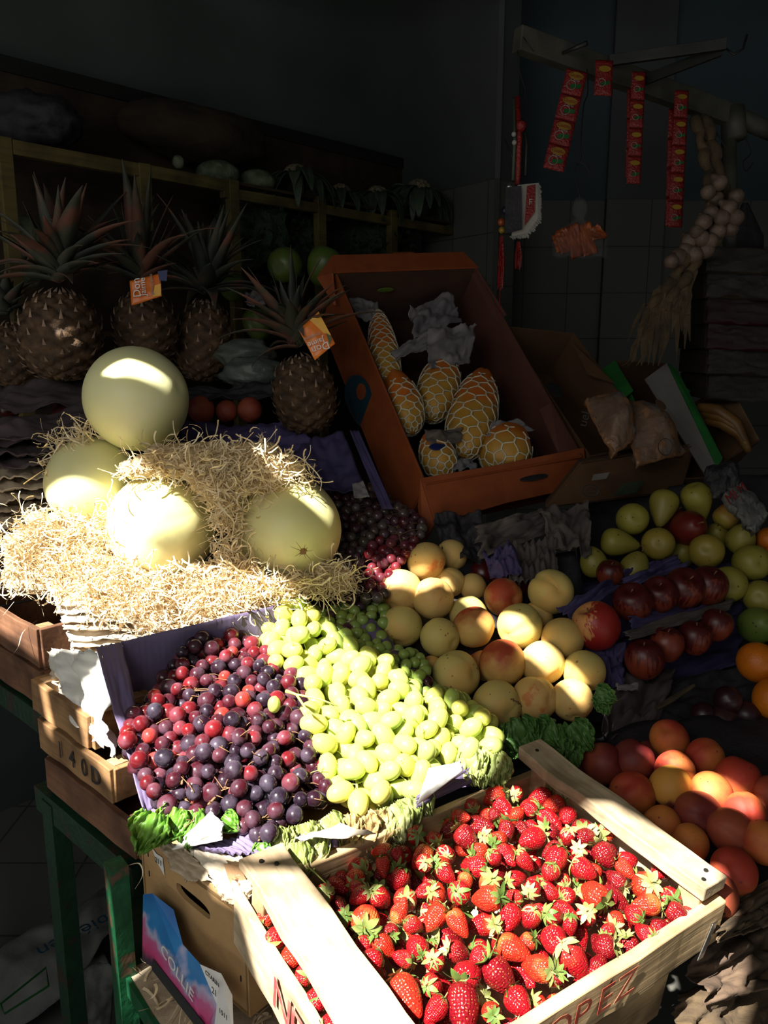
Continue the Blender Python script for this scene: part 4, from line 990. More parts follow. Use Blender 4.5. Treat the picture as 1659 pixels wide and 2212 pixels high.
sm.build('wood_wool', [M['straw'], M['straw_b']], smooth=False, label='tangled heap of pale wood wool strands around and between the melons', cat='wood wool', kind='stuff')

# ---- grapes
def grape_me(name, mat, el=1.0, r=.01):
    m = MB(); m.sphere((0, 0, 0), (r, r, r*el), 18, 13, fn=lambda q, th, ph: 1-.04*math.exp(-(th/.2)**2)); return m.mesh('grape', M[mat])
GM = {k: grape_me(k, k, e) for k, e in (('gr_red', 1.04), ('gr_wine', 1.05), ('gr_dark', 1.05), ('gr_pink', 1.02), ('gr_green', 1.36), ('gr_yel', 1.4), ('gr_gdk', 1.12), ('gr_dim', 1.05))}
rg = random.Random(11)
def grape_heap(poly, df, r0, r1, mats, bunches, layers=3, sep=1.62, axisjit=1.0, maxn=600, lift=None):
    """bunches: (x, y, label, group). Fills polygon with grapes, each joined to the nearest bunch."""
    xs = [p[0] for p in poly]; ys = [p[1] for p in poly]; acc = []
    for ly in range(layers):
        tries = 0
        while tries < 5200 and len(acc) < maxn:
            tries += 1; x = rg.uniform(min(xs), max(xs)); y = rg.uniform(min(ys), max(ys))
            if not inpoly(x, y, poly): continue
            r = r0+(r1-r0)*rg.random()**.8
            d = df(x, y)+ly*r*1.6+rg.uniform(-1.5, .6)*r - (lift(x, y) if lift else 0)
            P = at(x, y, d)
            if any((P-q).length < (r+s)*sep/2 for (q, s, _, _) in acc): continue
            acc.append((P, r, x, y))
    roots = []; cnt = {}
    for (bx, by, lab, grp) in bunches:
        P = at(bx, by, df(bx, by)+.03)
        roots.append((thing('grape_bunch', P, lab, 'grapes', grp), bx, by, P, []))
    for (P, r, x, y) in acc:
        b = min(roots, key=lambda q: (q[1]-x)**2+(q[2]-y)**2+rg.uniform(0, 900))
        mt = mats(x, y, rg)
        o = inst('grape', GM[mt], P-b[3], rnd_rot(rg), r/.01, parent=b[0]); b[4].append(P)
    for (t_, bx, by, P, ps) in roots:
        if not ps: continue
        m = MB(); c = sum(ps, Vector())/len(ps); dirs = max(ps, key=lambda p: (p-c).length)-c
        axs = [c-dirs*.9+Vector((0, 0, -.004)), c, c+dirs*.9]; m.tube([p+(C0-c).normalized()*.004 for p in axs], .0016, 6)
        for p in ps:
            tt = max(-.9, min(.9, (p-c).dot(dirs)/max(dirs.length_squared, 1e-6))); a = c+dirs*tt+(C0-c).normalized()*.004
            mid = a.lerp(p, .55)+Vector((0, 0, .003)); m.tube([a, mid, p.lerp(a, .12)], [.0009, .0006, .0005], 4, cap=False)
        # visible bits of stalk on top
        for _ in range(5):
            p = rg.choice(ps)+(C0-c).normalized()*.011; q = p+Vector((rg.uniform(-1, 1), rg.uniform(-1, 1), rg.uniform(-.6, .8)))*.022
            mm = p.lerp(q, .5)+Vector((rg.uniform(-1, 1), rg.uniform(-1, 1), rg.uniform(0, 1)))*.004
            m.tube([p, mm, q], [.0008, .0007, .0005], 5); m.tube([mm, mm+Vector((rg.uniform(-1, 1), rg.uniform(-1, 1), .5))*.008], [.0006, .0005], 4)
        m.build('stalk', M['stem_br'] if mats(bx, by, rg) not in ('gr_green', 'gr_yel') else M['stem_gr'], parent=t_, smooth=True)
def redm(x, y, g):
    q = g.random(); low = (y-1480)/300 + (x-420)/900
    if q < .06 and x < 600: return 'gr_pink'
    if q < .42-.25*low: return 'gr_red'
    if q < .74-.2*low: return 'gr_wine'
    return 'gr_dark'
RED = [(268, 1590), (290, 1530), (345, 1480), (375, 1430), (420, 1380), (520, 1365), (560, 1390), (615, 1430), (650, 1470), (670, 1540), (690, 1600), (705, 1650), (720, 1720), (640, 1760), (585, 1800), (540, 1805), (500, 1760), (440, 1760), (350, 1740), (300, 1680)]
def humpr(x, y): return .035*math.exp(-((x-520)/110)**2-((y-1600)/120)**2)
grape_heap(RED, d_grape, .0098, .0134, redm, [
 (320, 1560, 'loose red grape sprig at the left edge against the purple card', 'red and black grape bunches'),
 (450, 1450, 'bright red grape bunch at the upper left of the dark heap', 'red and black grape bunches'),
 (580, 1430, 'dark red bunch beside the green grapes at the back of the heap', 'red and black grape bunches'),
 (400, 1620, 'mixed red and black bunch in the left middle of the heap', 'red and black grape bunches'),
 (510, 1560, 'wine red bunch in the centre of the heap', 'red and black grape bunches'),
 (640, 1570, 'dark bunch touching the yellow green grapes', 'red and black grape bunches'),
 (400, 1710, 'low dark red bunch over the lettuce at front left', 'red and black grape bunches'),
 (500, 1690, 'bunch with pinkish bloom above the folded paper', 'red and black grape bunches'),
 (560, 1740, 'blue black bunch hanging lowest over the front edge', 'red and black grape bunches'),
 (650, 1680, 'blue black bunch at the lower right of the dark heap', 'red and black grape bunches')], layers=3, maxn=560, lift=humpr)
def greenm(x, y, g): return 'gr_yel' if g.random() < .45 else 'gr_green'
GRN = [(590, 1320), (625, 1290), (680, 1320), (690, 1350), (740, 1370), (770, 1410), (830, 1425), (880, 1470), (900, 1500), (1000, 1510), (1050, 1550), (1078, 1590), (1050, 1640), (985, 1620), (950, 1650), (920, 1700), (860, 1725), (760, 1740), (700, 1690), (690, 1620), (670, 1540), (650, 1480), (590, 1430), (575, 1380)]
def humpg(x, y): return .03*math.exp(-((x-820)/130)**2-((y-1580)/110)**2)+.02*math.exp(-((x-650)/60)**2-((y-1380)/60)**2)
grape_heap(GRN, d_grape, .0125, .0158, greenm, [
 (620, 1340, 'small overexposed green bunch highest up beside the wood wool', 'green grape bunches'),
 (660, 1420, 'plump yellow green bunch right of the dark heap top', 'green grape bunches'),
 (740, 1420, 'green bunch half in shade behind the plump one', 'green grape bunches'),
 (740, 1530, 'glowing green bunch in the middle left with a thick stalk', 'green grape bunches'),
 (850, 1500, 'green bunch in the middle right with brown stalks', 'green grape bunches'),
 (1000, 1570, 'green bunch trailing to the right over the lettuce', 'green grape bunches'),
 (760, 1660, 'large berried bunch at the front left of the green heap', 'green grape bunches'),
 (880, 1630, 'large berried bunch at the front right of the green heap', 'green grape bunches')], layers=3, sep=1.7, maxn=420, lift=humpg)
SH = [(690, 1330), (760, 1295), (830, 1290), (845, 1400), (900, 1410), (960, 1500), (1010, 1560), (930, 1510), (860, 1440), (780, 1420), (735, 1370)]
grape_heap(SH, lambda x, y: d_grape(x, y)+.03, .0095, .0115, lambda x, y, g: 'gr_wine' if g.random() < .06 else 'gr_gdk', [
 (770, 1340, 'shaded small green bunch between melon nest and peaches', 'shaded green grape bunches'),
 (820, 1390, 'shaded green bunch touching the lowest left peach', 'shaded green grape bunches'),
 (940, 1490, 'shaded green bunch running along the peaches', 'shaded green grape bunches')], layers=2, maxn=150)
inst('grape', GM['gr_green'], at(592, 1522, .0+d_grape(592, 1522)-.05), (0, 0, 0), .95, label='single loose green grape lying on the dark grapes', cat='grape')
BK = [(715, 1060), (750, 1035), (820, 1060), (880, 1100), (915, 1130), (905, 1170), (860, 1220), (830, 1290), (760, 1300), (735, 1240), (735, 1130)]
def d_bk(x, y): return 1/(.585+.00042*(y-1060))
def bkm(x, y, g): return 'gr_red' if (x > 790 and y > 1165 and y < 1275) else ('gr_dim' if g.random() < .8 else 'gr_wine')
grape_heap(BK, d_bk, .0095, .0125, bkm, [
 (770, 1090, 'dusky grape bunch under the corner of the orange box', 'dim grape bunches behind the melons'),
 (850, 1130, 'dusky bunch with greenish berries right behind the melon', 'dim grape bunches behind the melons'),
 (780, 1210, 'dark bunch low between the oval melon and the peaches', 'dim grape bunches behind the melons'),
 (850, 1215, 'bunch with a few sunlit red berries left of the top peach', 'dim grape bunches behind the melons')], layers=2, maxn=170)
# thick pale stalk over the grapes
m = MB(); m.tube([at(618, 1493, 1.14), at(640, 1500, 1.13), at(690, 1510, 1.12), at(730, 1525, 1.115)], [.0028, .0016, .0015, .0012], 8)
m.tube([at(640, 1500, 1.13), at(660, 1530, 1.12), at(690, 1552, 1.11)], [.0018, .0016, .0013], 8); m.build('grape_stalk', M['stem_gr'], smooth=True, label='thick bare green grape stalk lying across the green grapes', cat='stalk')

# ---- strawberries
def sb_mb(el, sh, seed):
    m = MB()
    def fn(q, th, ph):
        t = (1-math.cos(th))/2          # 0 at calyx (+Z), 1 at tip
        rr = math.sin(th)*(1-sh*t**1.3)*(1+.05*nz(q, 2, seed)); z = math.cos(th)*el-.10*math.exp(-(th/.4)**2)
        return Vector((rr*math.cos(ph), rr*math.sin(ph), z))
    m.sphere((0, 0, 0), 1, 22, 18, fn=fn); return m
def calyx_mb(seed, el, droop):
    r = random.Random(seed); m = MB(); n = r.choice((7, 8, 9)); 
    for k in range(n):
        a = 2*PI*k/n+r.uniform(-.15, .15); L_ = r.uniform(.75, 1.1); w_ = r.uniform(.17, .26); bend = droop+r.uniform(-.35, .35)
        pts = []; ws = []; e = (el-.12)
        for i in range(6):
            t_ = i/5; ang = bend*t_; ro = .06+L_*t_*math.cos(ang*.7); z = e+.05+L_*t_*math.sin(ang)*-.7+.04*math.sin(PI*t_)
            pts.append(Vector((ro*math.cos(a), ro*math.sin(a), z))); ws.append(w_*math.sin(PI*min(1, .18+.82*t_))**.7*(1-t_*.15)+.004)
        side = Vector((-math.sin(a), math.cos(a), r.uniform(-.3, .3))).normalized()
        # slightly folded leaflet
        vs = []
        for p, w0 in zip(pts, ws): vs += [p-side*w0, p+Vector((0, 0, -.035)), p+side*w0]
        fs = []
        for i in range(5): b_ = i*3; fs += [(b_, b_+1, b_+4, b_+3), (b_+1, b_+2, b_+5, b_+4)]
        m.add(vs, fs)
    m.tube([(0, 0, el-.14), (.02, .02, el+.12), (.06, .03, el+.12+r.uniform(.1, .4))], [.06, .045, .04], 6)
    return m
RS = .0155
SBM = []; k = 0
for (el, sh) in ((1.08, .45), (1.2, .55), (.98, .42), (1.3, .5)):
    for mt in ('sb1', 'sb1', 'sb2', 'sb3'):
        k += 1; b = sb_mb(el, sh, k); b.v = [v*RS for v in b.v]; c_ = calyx_mb(k, el, (.1, .5, .9, -.5)[k % 4]); c_.v = [v*RS for v in c_.v]
        SBM.append((b.mesh('strawberry', M[mt]), c_.mesh('calyx', M['calyx'])))
rs = random.Random(21); sb = []
def sb_where(P):
    q = P-CO; s_ = q.dot(U)/CW; t_ = q.dot(VV)/CD
    a = 'by the left rail' if s_ < .22 else ('left of the middle' if s_ < .45 else ('right of the middle' if s_ < .72 else 'by the right hand bar'))
    b = 'at the front board' if t_ < .25 else ('in the front half' if t_ < .5 else ('in the back half' if t_ < .78 else 'at the back under the grapes'))
    return a+', '+b
def sb_put(P, sc, group, lab, up=None, first=False):
    ix = rs.randrange(len(SBM)); me, cx = SBM[ix]
    if 'slot' not in lab:
        lab = ('bright red', 'bright red', 'dark crimson', 'orange red')[ix % 4]+' '+('long' if ix >= 12 else 'plump')+' strawberry '+sb_where(P); group = 'strawberries '+sb_where(P)
    v = up or Vector((rs.uniform(-1, 1), rs.uniform(-1.2, .8), rs.uniform(-.25, 1.0)))
    e = (v.to_track_quat('Z', 'Y').to_matrix() @ Matrix.Rotation(rs.uniform(0, 6.28), 3, 'Z')).to_euler()
    o = inst('strawberry', me, P, e, sc, label=lab, cat='strawberry', group=group)
    c = bpy.data.objects.new('calyx', cx); COL.objects.link(c); c.parent = o
    return o
# larger berries read off one by one (x, y, radius px)
BIG = [(1115, 1712, 20), (1065, 1722, 26), (1087, 1745, 24), (1195, 1740, 24), (1018, 1740, 20), (1097, 1782, 24), (1128, 1790, 17), (1258, 1795, 30), (1308, 1802, 26), (1190, 1800, 24), (1025, 1872, 28), (1115, 1898, 22), (1200, 1860, 30), (1055, 1912, 28), (1100, 1985, 30),
       (993, 1930, 30), (860, 1848, 18), (828, 1872, 20), (790, 1985, 38), (700, 1930, 26), (768, 1915, 18), (822, 1940, 28), (915, 1925, 20), (955, 1870, 24), (1390, 1915, 34), (1355, 1860, 24), (1430, 1880, 30), (1395, 1955, 28), (1315, 2010, 20), (1330, 1900, 22), (1445, 1940, 28), (1220, 1970, 26),
       (1145, 1983, 28), (1200, 2035, 34), (1110, 2050, 34), (1240, 2075, 38), (1160, 2090, 34), (1305, 2045, 30), (1080, 2110, 40), (1195, 2110, 26), (1000, 2180, 44), (1060, 2185, 26), (900, 2045, 30), (870, 2070, 22), (990, 1995, 26), (1230, 2000, 22), (1120, 2165, 34), (935, 2130, 28), (845, 2010, 20)]
def sbsurf(x, y):
    P = onp(x, y, cr(0, 0, -.018), NN); q = P-CO; s_ = q.dot(U); t_ = q.dot(VV)
    h = .026*math.sin(PI*max(0, min(1, s_/CW)))*math.sin(PI*max(0, min(1, (t_+.02)/(CD+.04))))-.012
    return onp(x, y, cr(0, 0, -.018+h), NN), s_, t_
for i, (x, y, r) in enumerate(BIG):
    P, s_, t_ = sbsurf(x, y); R = r*depth(P)/F*.98
    sb.append((P, R)); sb_put(P, R/RS, 'strawberries heaped in the open crate', 'ripe red strawberry with its leafy cap in the heaped crate')
tries = 0
for ly, cntmax, mn in ((0, 250, .0), (1, 290, .02)):
    for _ in range(9000):
        if len(sb) >= cntmax: break
        s_ = rs.uniform(.012, CW-.03); t_ = rs.uniform(-.0+.012, CD-.01)
        if ly == 0 and rs.random() < .0: continue
        h = -.030+.028*math.sin(PI*s_/CW)*math.sin(PI*(t_+.02)/(CD+.04))-ly*.022+rs.uniform(-.012, .008)
        if t_ > CD-.07 and s_ < .20: h -= .012
        R = rs.uniform(.0115, .0185); P = cr(s_, t_, h)
        if any((P-q).length < (R+r2)*.88 for (q, r2) in sb): continue
        sb.append((P, R)); sb_put(P, R/RS, 'strawberries heaped in the open crate', 'ripe red strawberry with its leafy cap in the heaped crate')
for k in range(9):
    sb_put(cr(-.024, .02+k*.03, -.035+rs.uniform(-.005, .005)), rs.uniform(.75, 1.0), 'strawberries in the slot under the left rail', 'small strawberry showing in the slot under the left rail')
# ================================================================ orange fruit box with papayas
BL = at(920, 1045, 1.65); TL = at(727, 592, 2.0); BR = BL+Vector((.375, .20, .032)); TR = TL+Vector((.375, .20, .032))
bx = (BR-BL).normalized(); bw = (BR-BL).length; by = (TL-BL); by = (by-bx*by.dot(bx)); by.normalize(); bh = (TL-BL).length; bn = bx.cross(by).normalized()
if bn.dot(C0-BL) < 0: bn = -bn
BD = .17
def bp(a, b, c=0): return BL.lerp(BR, a)+(TL-BL)*b-bn*c
t = thing('orange_fruit_box', bp(.5, 0, BD), 'orange cardboard fruit box tipped forward, holding papayas in foam nets', 'box')
def panel(nm, pts, mat, th=.005, lab=None, parent=None):
    m = MB(); a, b, c, d = [Vector(p) for p in pts]; n = (b-a).cross(d-a).normalized()*th/2
    vs = [a-n, b-n, c-n, d-n, a+n, b+n, c+n, d+n]; m.add(vs, [(0, 3, 2, 1), (4, 5, 6, 7), (0, 1, 5, 4), (1, 2, 6, 5), (2, 3, 7, 6), (3, 0, 4, 7)])
    return m.build(nm, mat if isinstance(mat, (list, tuple)) else M[mat], parent=parent or t, bevel=.0008, label=lab)
panel('side_panel', [bp(0, 0), bp(0, 1), bp(0, 1, BD), bp(0, 0, BD)], 'card_orange')
panel('side_panel', [bp(.012, 0, .004), bp(.012, .98, .004), bp(.012, .98, BD), bp(.012, 0, BD)], 'card_in', .003)
panel('side_panel', [bp(1, 0), bp(1, 1), bp(1, 1, BD), bp(1, 0, BD)], 'card_pink')
panel('bottom_panel', [bp(0, 0, BD), bp(1, 0, BD), bp(1, 1, BD), bp(0, 1, BD)], 'card_in')
panel('top_end_panel', [bp(0, 1), bp(1, 1), bp(1, 1, BD), bp(0, 1, BD)], 'card_in')
panel('lower_end_panel', [bp(0, 0), bp(1, 0), bp(1, 0, BD), bp(0, 0, BD)], 'card_orange')
# folded rims and corner flaps
panel('top_flap', [bp(-.03, 1.0, -.004), bp(1.02, 1.0, -.004), bp(.97, 1.10, -.004), bp(.02, 1.10, -.004)], 'card_orange')
panel('top_flap', [bp(-.03, 1.0, -.004), bp(.02, 1.10, -.004), bp(-.09, 1.04, .03), bp(-.05, .88, .03)], 'card_orange')
panel('top_flap', [bp(1.01, 1.0, -.004), bp(1.04, .72, .0), bp(.99, .72, .02), bp(.99, 1.0, .02)], 'card_pink')
panel('handle_tab', [bp(.43, 1.09, -.002), bp(.62, 1.09, -.002), bp(.60, 1.125, .005), bp(.46, 1.125, .005)], 'card_orange')
panel('lower_flap', [bp(-.02, .02, -.004), bp(.46, .02, -.004), bp(.47, -.085, .045), bp(.03, -.105, .05)], 'card_orange')
panel('lower_flap', [bp(.46, .02, -.004), bp(1.03, .03, -.004), bp(1.03, -.08, .045), bp(.47, -.085, .045)], 'card_orange')
panel('lower_flap', [bp(-.02, .02, -.004), bp(.03, -.105, .05), bp(-.01, -.13, .10), bp(-.02, -.03, .05)], 'card_orange')
panel('corner_flap', [bp(.86, .03, .0), bp(.99, .03, .0), bp(.99, .25, .0), bp(.93, .25, .02)], 'card_pink')
# dark slots
m = MB(); m.sphere(bp(.66, -.035, .016), 1, 20, 6, fn=lambda q, th, ph: (bx*q.x*.040+by*q.y*.008+bn*q.z*.002)); m.build('hand_hole', M['black'], parent=t, label='dark hand slot in the lower flap')
m = MB(); m.sphere(bp(.36, .985, .05), 1, 20, 6, fn=lambda q, th, ph: (bx*q.x*.026+bn*q.y*.008+by*q.z*.002)); m.build('hand_hole', M['green_fr'], parent=t, label='hand slot with green fruit behind')
# drop shaped logo on the left side panel (outer face normal is -bx)
def sidept(px, py, o=.004): return onp(px, py, bp(0, .5)-bx*o, bx)
cen = sidept(772, 868); m = MB(); pts = []
for k in range(40):
    a = 2*PI*k/40; r_ = 1+.45*max(0, math.sin(a-PI))**3
    px = 775+30*math.cos(a)*(1-.35*max(0, -math.sin(a))); py = 862-52*math.sin(a) if math.sin(a) > 0 else 862-60*math.sin(a)
    pts.append(sidept(px+(py-862)*.12, py))
m.add([cen]+pts, [(0, 1+k, 1+(k+1) % 40) for k in range(40)]); lg = m.build('printed_logo', M['blue_p'], parent=t, solid=.001, label='dark teal drop shaped print')
m = MB(); c2 = sidept(780, 848, .0055); pts = [sidept(780+10*math.cos(2*PI*k/24), 846+18*math.sin(2*PI*k/24), .0055) for k in range(24)]
m.add([c2]+pts, [(0, 1+k, 1+(k+1) % 24) for k in range(24)]); m.build('logo_spot', M['card_orange'], parent=lg, solid=.001)
text('frutsi', 'logo_lettering', sidept(763, 885, .006), sidept(772, 910)-sidept(756, 862), sidept(785, 880)-sidept(765, 885), .028, 'card_in', parent=lg)
# papayas
def papaya(x0, y0, x1, y1, w_, c, lab, net=True, mat='papaya', netcov=.75):
    P0 = onp(x0, y0, bp(0, 0, c), bn); P1 = onp(x1, y1, bp(0, 0, c), bn); mid = (P0+P1)/2; L_ = (P1-P0).length/2; R = w_*depth(mid)/F
    L_ = max(L_, R*1.05)
    e = (P0-P1).to_track_quat('Z', 'Y').to_euler(); e0 = e.to_matrix()
    def body(th, ph, k=1.0):
        t_ = (1+math.cos(th))/2; rr = math.sin(th)*R*(1-.32*t_**1.4)*k; return Vector((rr*math.cos(ph), rr*math.sin(ph), math.cos(th)*L_*(1+.0*t_)*(1+(k-1)*.5)))
    m = MB(); m.sphere((0, 0, 0), 1, 32, 24, fn=lambda q, th, ph: body(th, ph)*(1+.015*math.cos(5*ph)))
    o = inst('papaya', m.mesh('papaya', M[mat]), mid, e, label=lab, cat='papaya', group='papayas in foam nets')
    if net:
        n = 16; m = MB(); th0 = PI*(1-netcov); S = 26
        for k in range(n):
            pts = []
            for i in range(S*4+1):
                th = th0+(PI-.15-th0)*i/(S*4); cell = (th-th0)*L_/(R*.42)
                tri = math.sin(PI*cell+(PI if k % 2 else 0)); tri = math.copysign(min(1, abs(tri)*1.5), tri)
                pts.append(body(th, 2*PI*k/n+tri*PI/n*.93, 1.035))
            m.tube(pts, .0017, 5, cap=False)
        nt_ = bpy.data.objects.new('foam_net', m.mesh('foam_net', M['net'])); COL.objects.link(nt_); nt_.parent = o
    return o
papaya(815, 672, 842, 850, 36, .06, 'long papaya leaning against the left wall of the orange box', netcov=.92)
papaya(848, 800, 890, 935, 45, .045, 'papaya with bare orange top, below the long one', netcov=.62)
papaya(968, 760, 930, 905, 50, .06, 'orange papaya half covered by torn white paper', netcov=.62)
papaya(1045, 800, 1000, 985, 58, .04, 'largest netted papaya in the middle right of the box', netcov=.7)
papaya(1112, 925, 1075, 1015, 62, .03, 'papaya at the lower right of the box with a dark blue oval sticker', netcov=.55)
papaya(925, 935, 962, 1030, 42, .035, 'papaya at the lower left of the box under a paper flap', netcov=.7)
for (x, y, rx, ry, lab, c) in ((1132, 942, 15, 26, 'dark blue oval sticker with an orange spot on the lower right papaya', .0), (1060, 835, 14, 30, 'dark oval sticker beside the largest papaya', .03), (945, 965, 22, 10, 'dark blue sticker under the grey paper flap', .0)):
    m = MB(); c_ = onp(x, y, bp(0, 0, c-.004), bn)
    m.sphere(c_, 1, 20, 6, fn=lambda q, th, ph: (bx*q.x*rx*.00098+by*q.y*ry*.00098+bn*q.z*.0015)); m.build('oval_sticker', M['tag_in'] if c == 0 else M['blue_dk'], smooth=True, label=lab, cat='sticker')
def bsheet(q, c, mat, lab, **kw):
    return sheet('crumpled_paper', [onp(x, y, bp(0, 0, c_), bn) for (x, y, c_) in q], M[mat], label=lab, cat='paper', **kw)
bsheet([(880, 665, .07), (975, 640, .07), (1000, 700, .05), (890, 735, .06)], .05, 'tissue', 'crumpled greyish paper highest inside the orange box', nx=30, ny=26, amp=.02, fr=3, seed=101, fold=.03, rag=.04)
bsheet([(915, 715, .01), (1030, 695, .02), (1015, 790, .03), (925, 800, .01)], .03, 'tissue', 'torn white paper lying over the orange papaya', nx=30, ny=26, amp=.018, fr=3, seed=103, fold=.03, rag=.07)
bsheet([(835, 760, .03), (930, 715, .03), (935, 755, .02), (850, 785, .03)], .03, 'tissue', 'strip of torn white paper reaching left in the orange box', nx=26, ny=14, amp=.012, fr=3, seed=104, fold=.02, rag=.06)
bsheet([(750, 640, .08), (815, 655, .07), (822, 705, .04), (775, 685, .06)], .05, 'tissue', 'grey paper behind the long netted papaya', nx=20, ny=20, amp=.012, fr=3, seed=105, fold=.01)
bsheet([(915, 930, .0), (1000, 925, .0), (995, 955, .01), (930, 970, .0)], .0, 'greytissue', 'grey paper flap above the lower left papaya', nx=20, ny=14, amp=.01, fr=3, seed=106, fold=.01)
bsheet([(1060, 915, .0), (1120, 908, .0), (1155, 930, .005), (1050, 945, .0)], .0, 'tissue', 'white paper cap on the lower right papaya', nx=20, ny=12, amp=.008, fr=3, seed=107, fold=.01)
bsheet([(980, 985, .02), (1020, 995, .02), (1035, 1025, .02), (975, 1020, .02)], .0, 'tissue', 'scraps of white paper at the bottom of the orange box', nx=20, ny=12, amp=.01, fr=3, seed=108, fold=.02, rag=.08)

# ================================================================ boxes at the right
def qbox(label, face, depthvec, mats, name='cardboard_box', extra=None, skip=()):
    """box from its near rim quad (tl,tr,br,bl points) and a vector to the far side; open at the near rim"""
    global t
    a, b, c, d = face; t = thing(name, (a+b+c+d)/4+depthvec, label, 'box'); D = depthvec
    if 'l' not in skip: panel('side_panel', [a, d, d+D, a+D], mats[0])
    if 'r' not in skip: panel('side_panel', [b, c, c+D, b+D], mats[1])
    panel('bottom_panel', [a+D, b+D, c+D, d+D], mats[2])
    panel('top_end_panel', [a, b, b+D, a+D], mats[3]); panel('lower_end_panel', [d, c, c+D, d+D], mats[4])
    return t
nv = -bn*.16
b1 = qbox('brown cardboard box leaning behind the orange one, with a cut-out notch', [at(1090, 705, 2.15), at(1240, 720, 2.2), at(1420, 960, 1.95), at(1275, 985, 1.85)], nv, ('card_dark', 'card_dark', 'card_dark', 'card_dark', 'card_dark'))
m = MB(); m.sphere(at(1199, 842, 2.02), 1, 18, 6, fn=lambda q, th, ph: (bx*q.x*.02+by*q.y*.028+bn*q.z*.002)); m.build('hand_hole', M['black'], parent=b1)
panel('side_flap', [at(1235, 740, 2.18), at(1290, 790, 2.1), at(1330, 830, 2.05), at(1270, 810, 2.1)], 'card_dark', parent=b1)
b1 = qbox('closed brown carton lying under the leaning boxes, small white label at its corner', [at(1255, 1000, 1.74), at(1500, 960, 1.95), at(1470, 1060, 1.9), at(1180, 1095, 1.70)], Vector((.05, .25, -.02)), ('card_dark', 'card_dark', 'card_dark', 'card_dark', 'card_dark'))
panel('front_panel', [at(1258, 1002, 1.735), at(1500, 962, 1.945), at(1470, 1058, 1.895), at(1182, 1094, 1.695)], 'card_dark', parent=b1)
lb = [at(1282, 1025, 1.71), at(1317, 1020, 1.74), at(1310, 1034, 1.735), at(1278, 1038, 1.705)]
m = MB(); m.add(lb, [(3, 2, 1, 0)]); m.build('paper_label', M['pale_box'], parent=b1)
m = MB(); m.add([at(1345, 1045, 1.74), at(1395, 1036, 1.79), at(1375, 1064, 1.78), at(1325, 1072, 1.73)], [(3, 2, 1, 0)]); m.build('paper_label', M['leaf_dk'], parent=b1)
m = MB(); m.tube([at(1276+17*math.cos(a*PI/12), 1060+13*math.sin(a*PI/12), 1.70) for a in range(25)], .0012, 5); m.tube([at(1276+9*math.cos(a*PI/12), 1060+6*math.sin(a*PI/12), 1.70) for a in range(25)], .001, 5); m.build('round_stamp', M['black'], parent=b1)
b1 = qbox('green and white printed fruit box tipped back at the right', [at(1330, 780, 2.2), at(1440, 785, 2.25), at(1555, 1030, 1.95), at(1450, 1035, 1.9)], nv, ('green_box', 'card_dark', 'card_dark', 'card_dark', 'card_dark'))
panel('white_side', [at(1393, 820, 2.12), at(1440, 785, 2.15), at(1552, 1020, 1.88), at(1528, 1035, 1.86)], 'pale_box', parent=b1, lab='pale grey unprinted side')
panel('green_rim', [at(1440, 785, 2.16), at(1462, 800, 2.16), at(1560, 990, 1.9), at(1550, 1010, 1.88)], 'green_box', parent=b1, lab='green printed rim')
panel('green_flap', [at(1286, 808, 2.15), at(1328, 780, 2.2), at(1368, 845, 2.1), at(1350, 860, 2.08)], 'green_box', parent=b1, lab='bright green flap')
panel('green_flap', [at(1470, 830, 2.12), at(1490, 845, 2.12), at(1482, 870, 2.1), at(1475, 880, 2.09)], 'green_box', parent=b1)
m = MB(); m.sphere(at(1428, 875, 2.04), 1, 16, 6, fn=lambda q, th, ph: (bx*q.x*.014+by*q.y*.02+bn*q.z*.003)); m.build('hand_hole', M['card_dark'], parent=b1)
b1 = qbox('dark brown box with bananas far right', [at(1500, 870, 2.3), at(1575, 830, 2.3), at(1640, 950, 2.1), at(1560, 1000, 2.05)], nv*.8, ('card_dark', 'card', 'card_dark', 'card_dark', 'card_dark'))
# bananas
t = thing('banana_bunch', at(1560, 930, 2.12), 'few browning bananas in the dark box at the right edge', 'bananas')
for k in range(3):
    m = MB(); o_ = k*14
    pts = [at(1508+o_*.4, 878+o_, 2.12), at(1550+o_*.4, 886+o_, 2.08), at(1590+o_*.3, 915+o_*.8, 2.06), at(1612+o_*.2, 960+o_*.6, 2.05)]
    q = []
    for i in range(3):
        for j in range(4): q.append(pts[i].lerp(pts[i+1], j/4))
    q.append(pts[3]); n_ = len(q); m.tube(q, [.004+.013*math.sin(PI*min(1, .1+i/(n_-1)*.85))**.6 for i in range(n_)], 7); m.build('banana', M['banana'], parent=t, smooth=True)
# wrapped parcels
def parcel(label, q, mat, seed, film=True, nm='wrapped_parcel', cat='parcel', bulge=.05, writing=None):
    t_ = thing(nm, sum([Vector(p) for p in q], Vector())/4, label, cat)
    sheet('parcel_body', q, M[mat], nx=24, ny=24, amp=.012, fr=2.5, seed=seed, bulge=bulge, solid=.02, parent=t_)
    if film:
        qq = [Vector(p)+(C0-Vector(p)).normalized()*.016 for p in q]
        sheet('plastic_wrap', qq, M['film'], nx=40, ny=40, amp=.016, fr=4, seed=seed+1, fold=.02, bulge=bulge*1.1, rag=.04, solid=0.0004, parent=t_)
    return t_
pc = parcel('tan paper parcel in shiny plastic, left of two against the brown box', [at(1262, 868, 1.86), at(1335, 850, 1.9), at(1372, 940, 1.8), at(1325, 985, 1.76)], 'bread', 201)
text('uel', 'parcel_print', at(1262, 905, 1.72), at(1275, 880, 1.8)-at(1262, 925, 1.8), at(1250, 900, 1.8)-at(1270, 905, 1.8), .028, 'black', parent=pc)
pc = parcel('tan paper parcel in plastic with a round black stamp, right of two', [at(1350, 875, 1.88), at(1400, 880, 1.9), at(1480, 980, 1.82), at(1372, 1010, 1.76)], 'bread', 205)
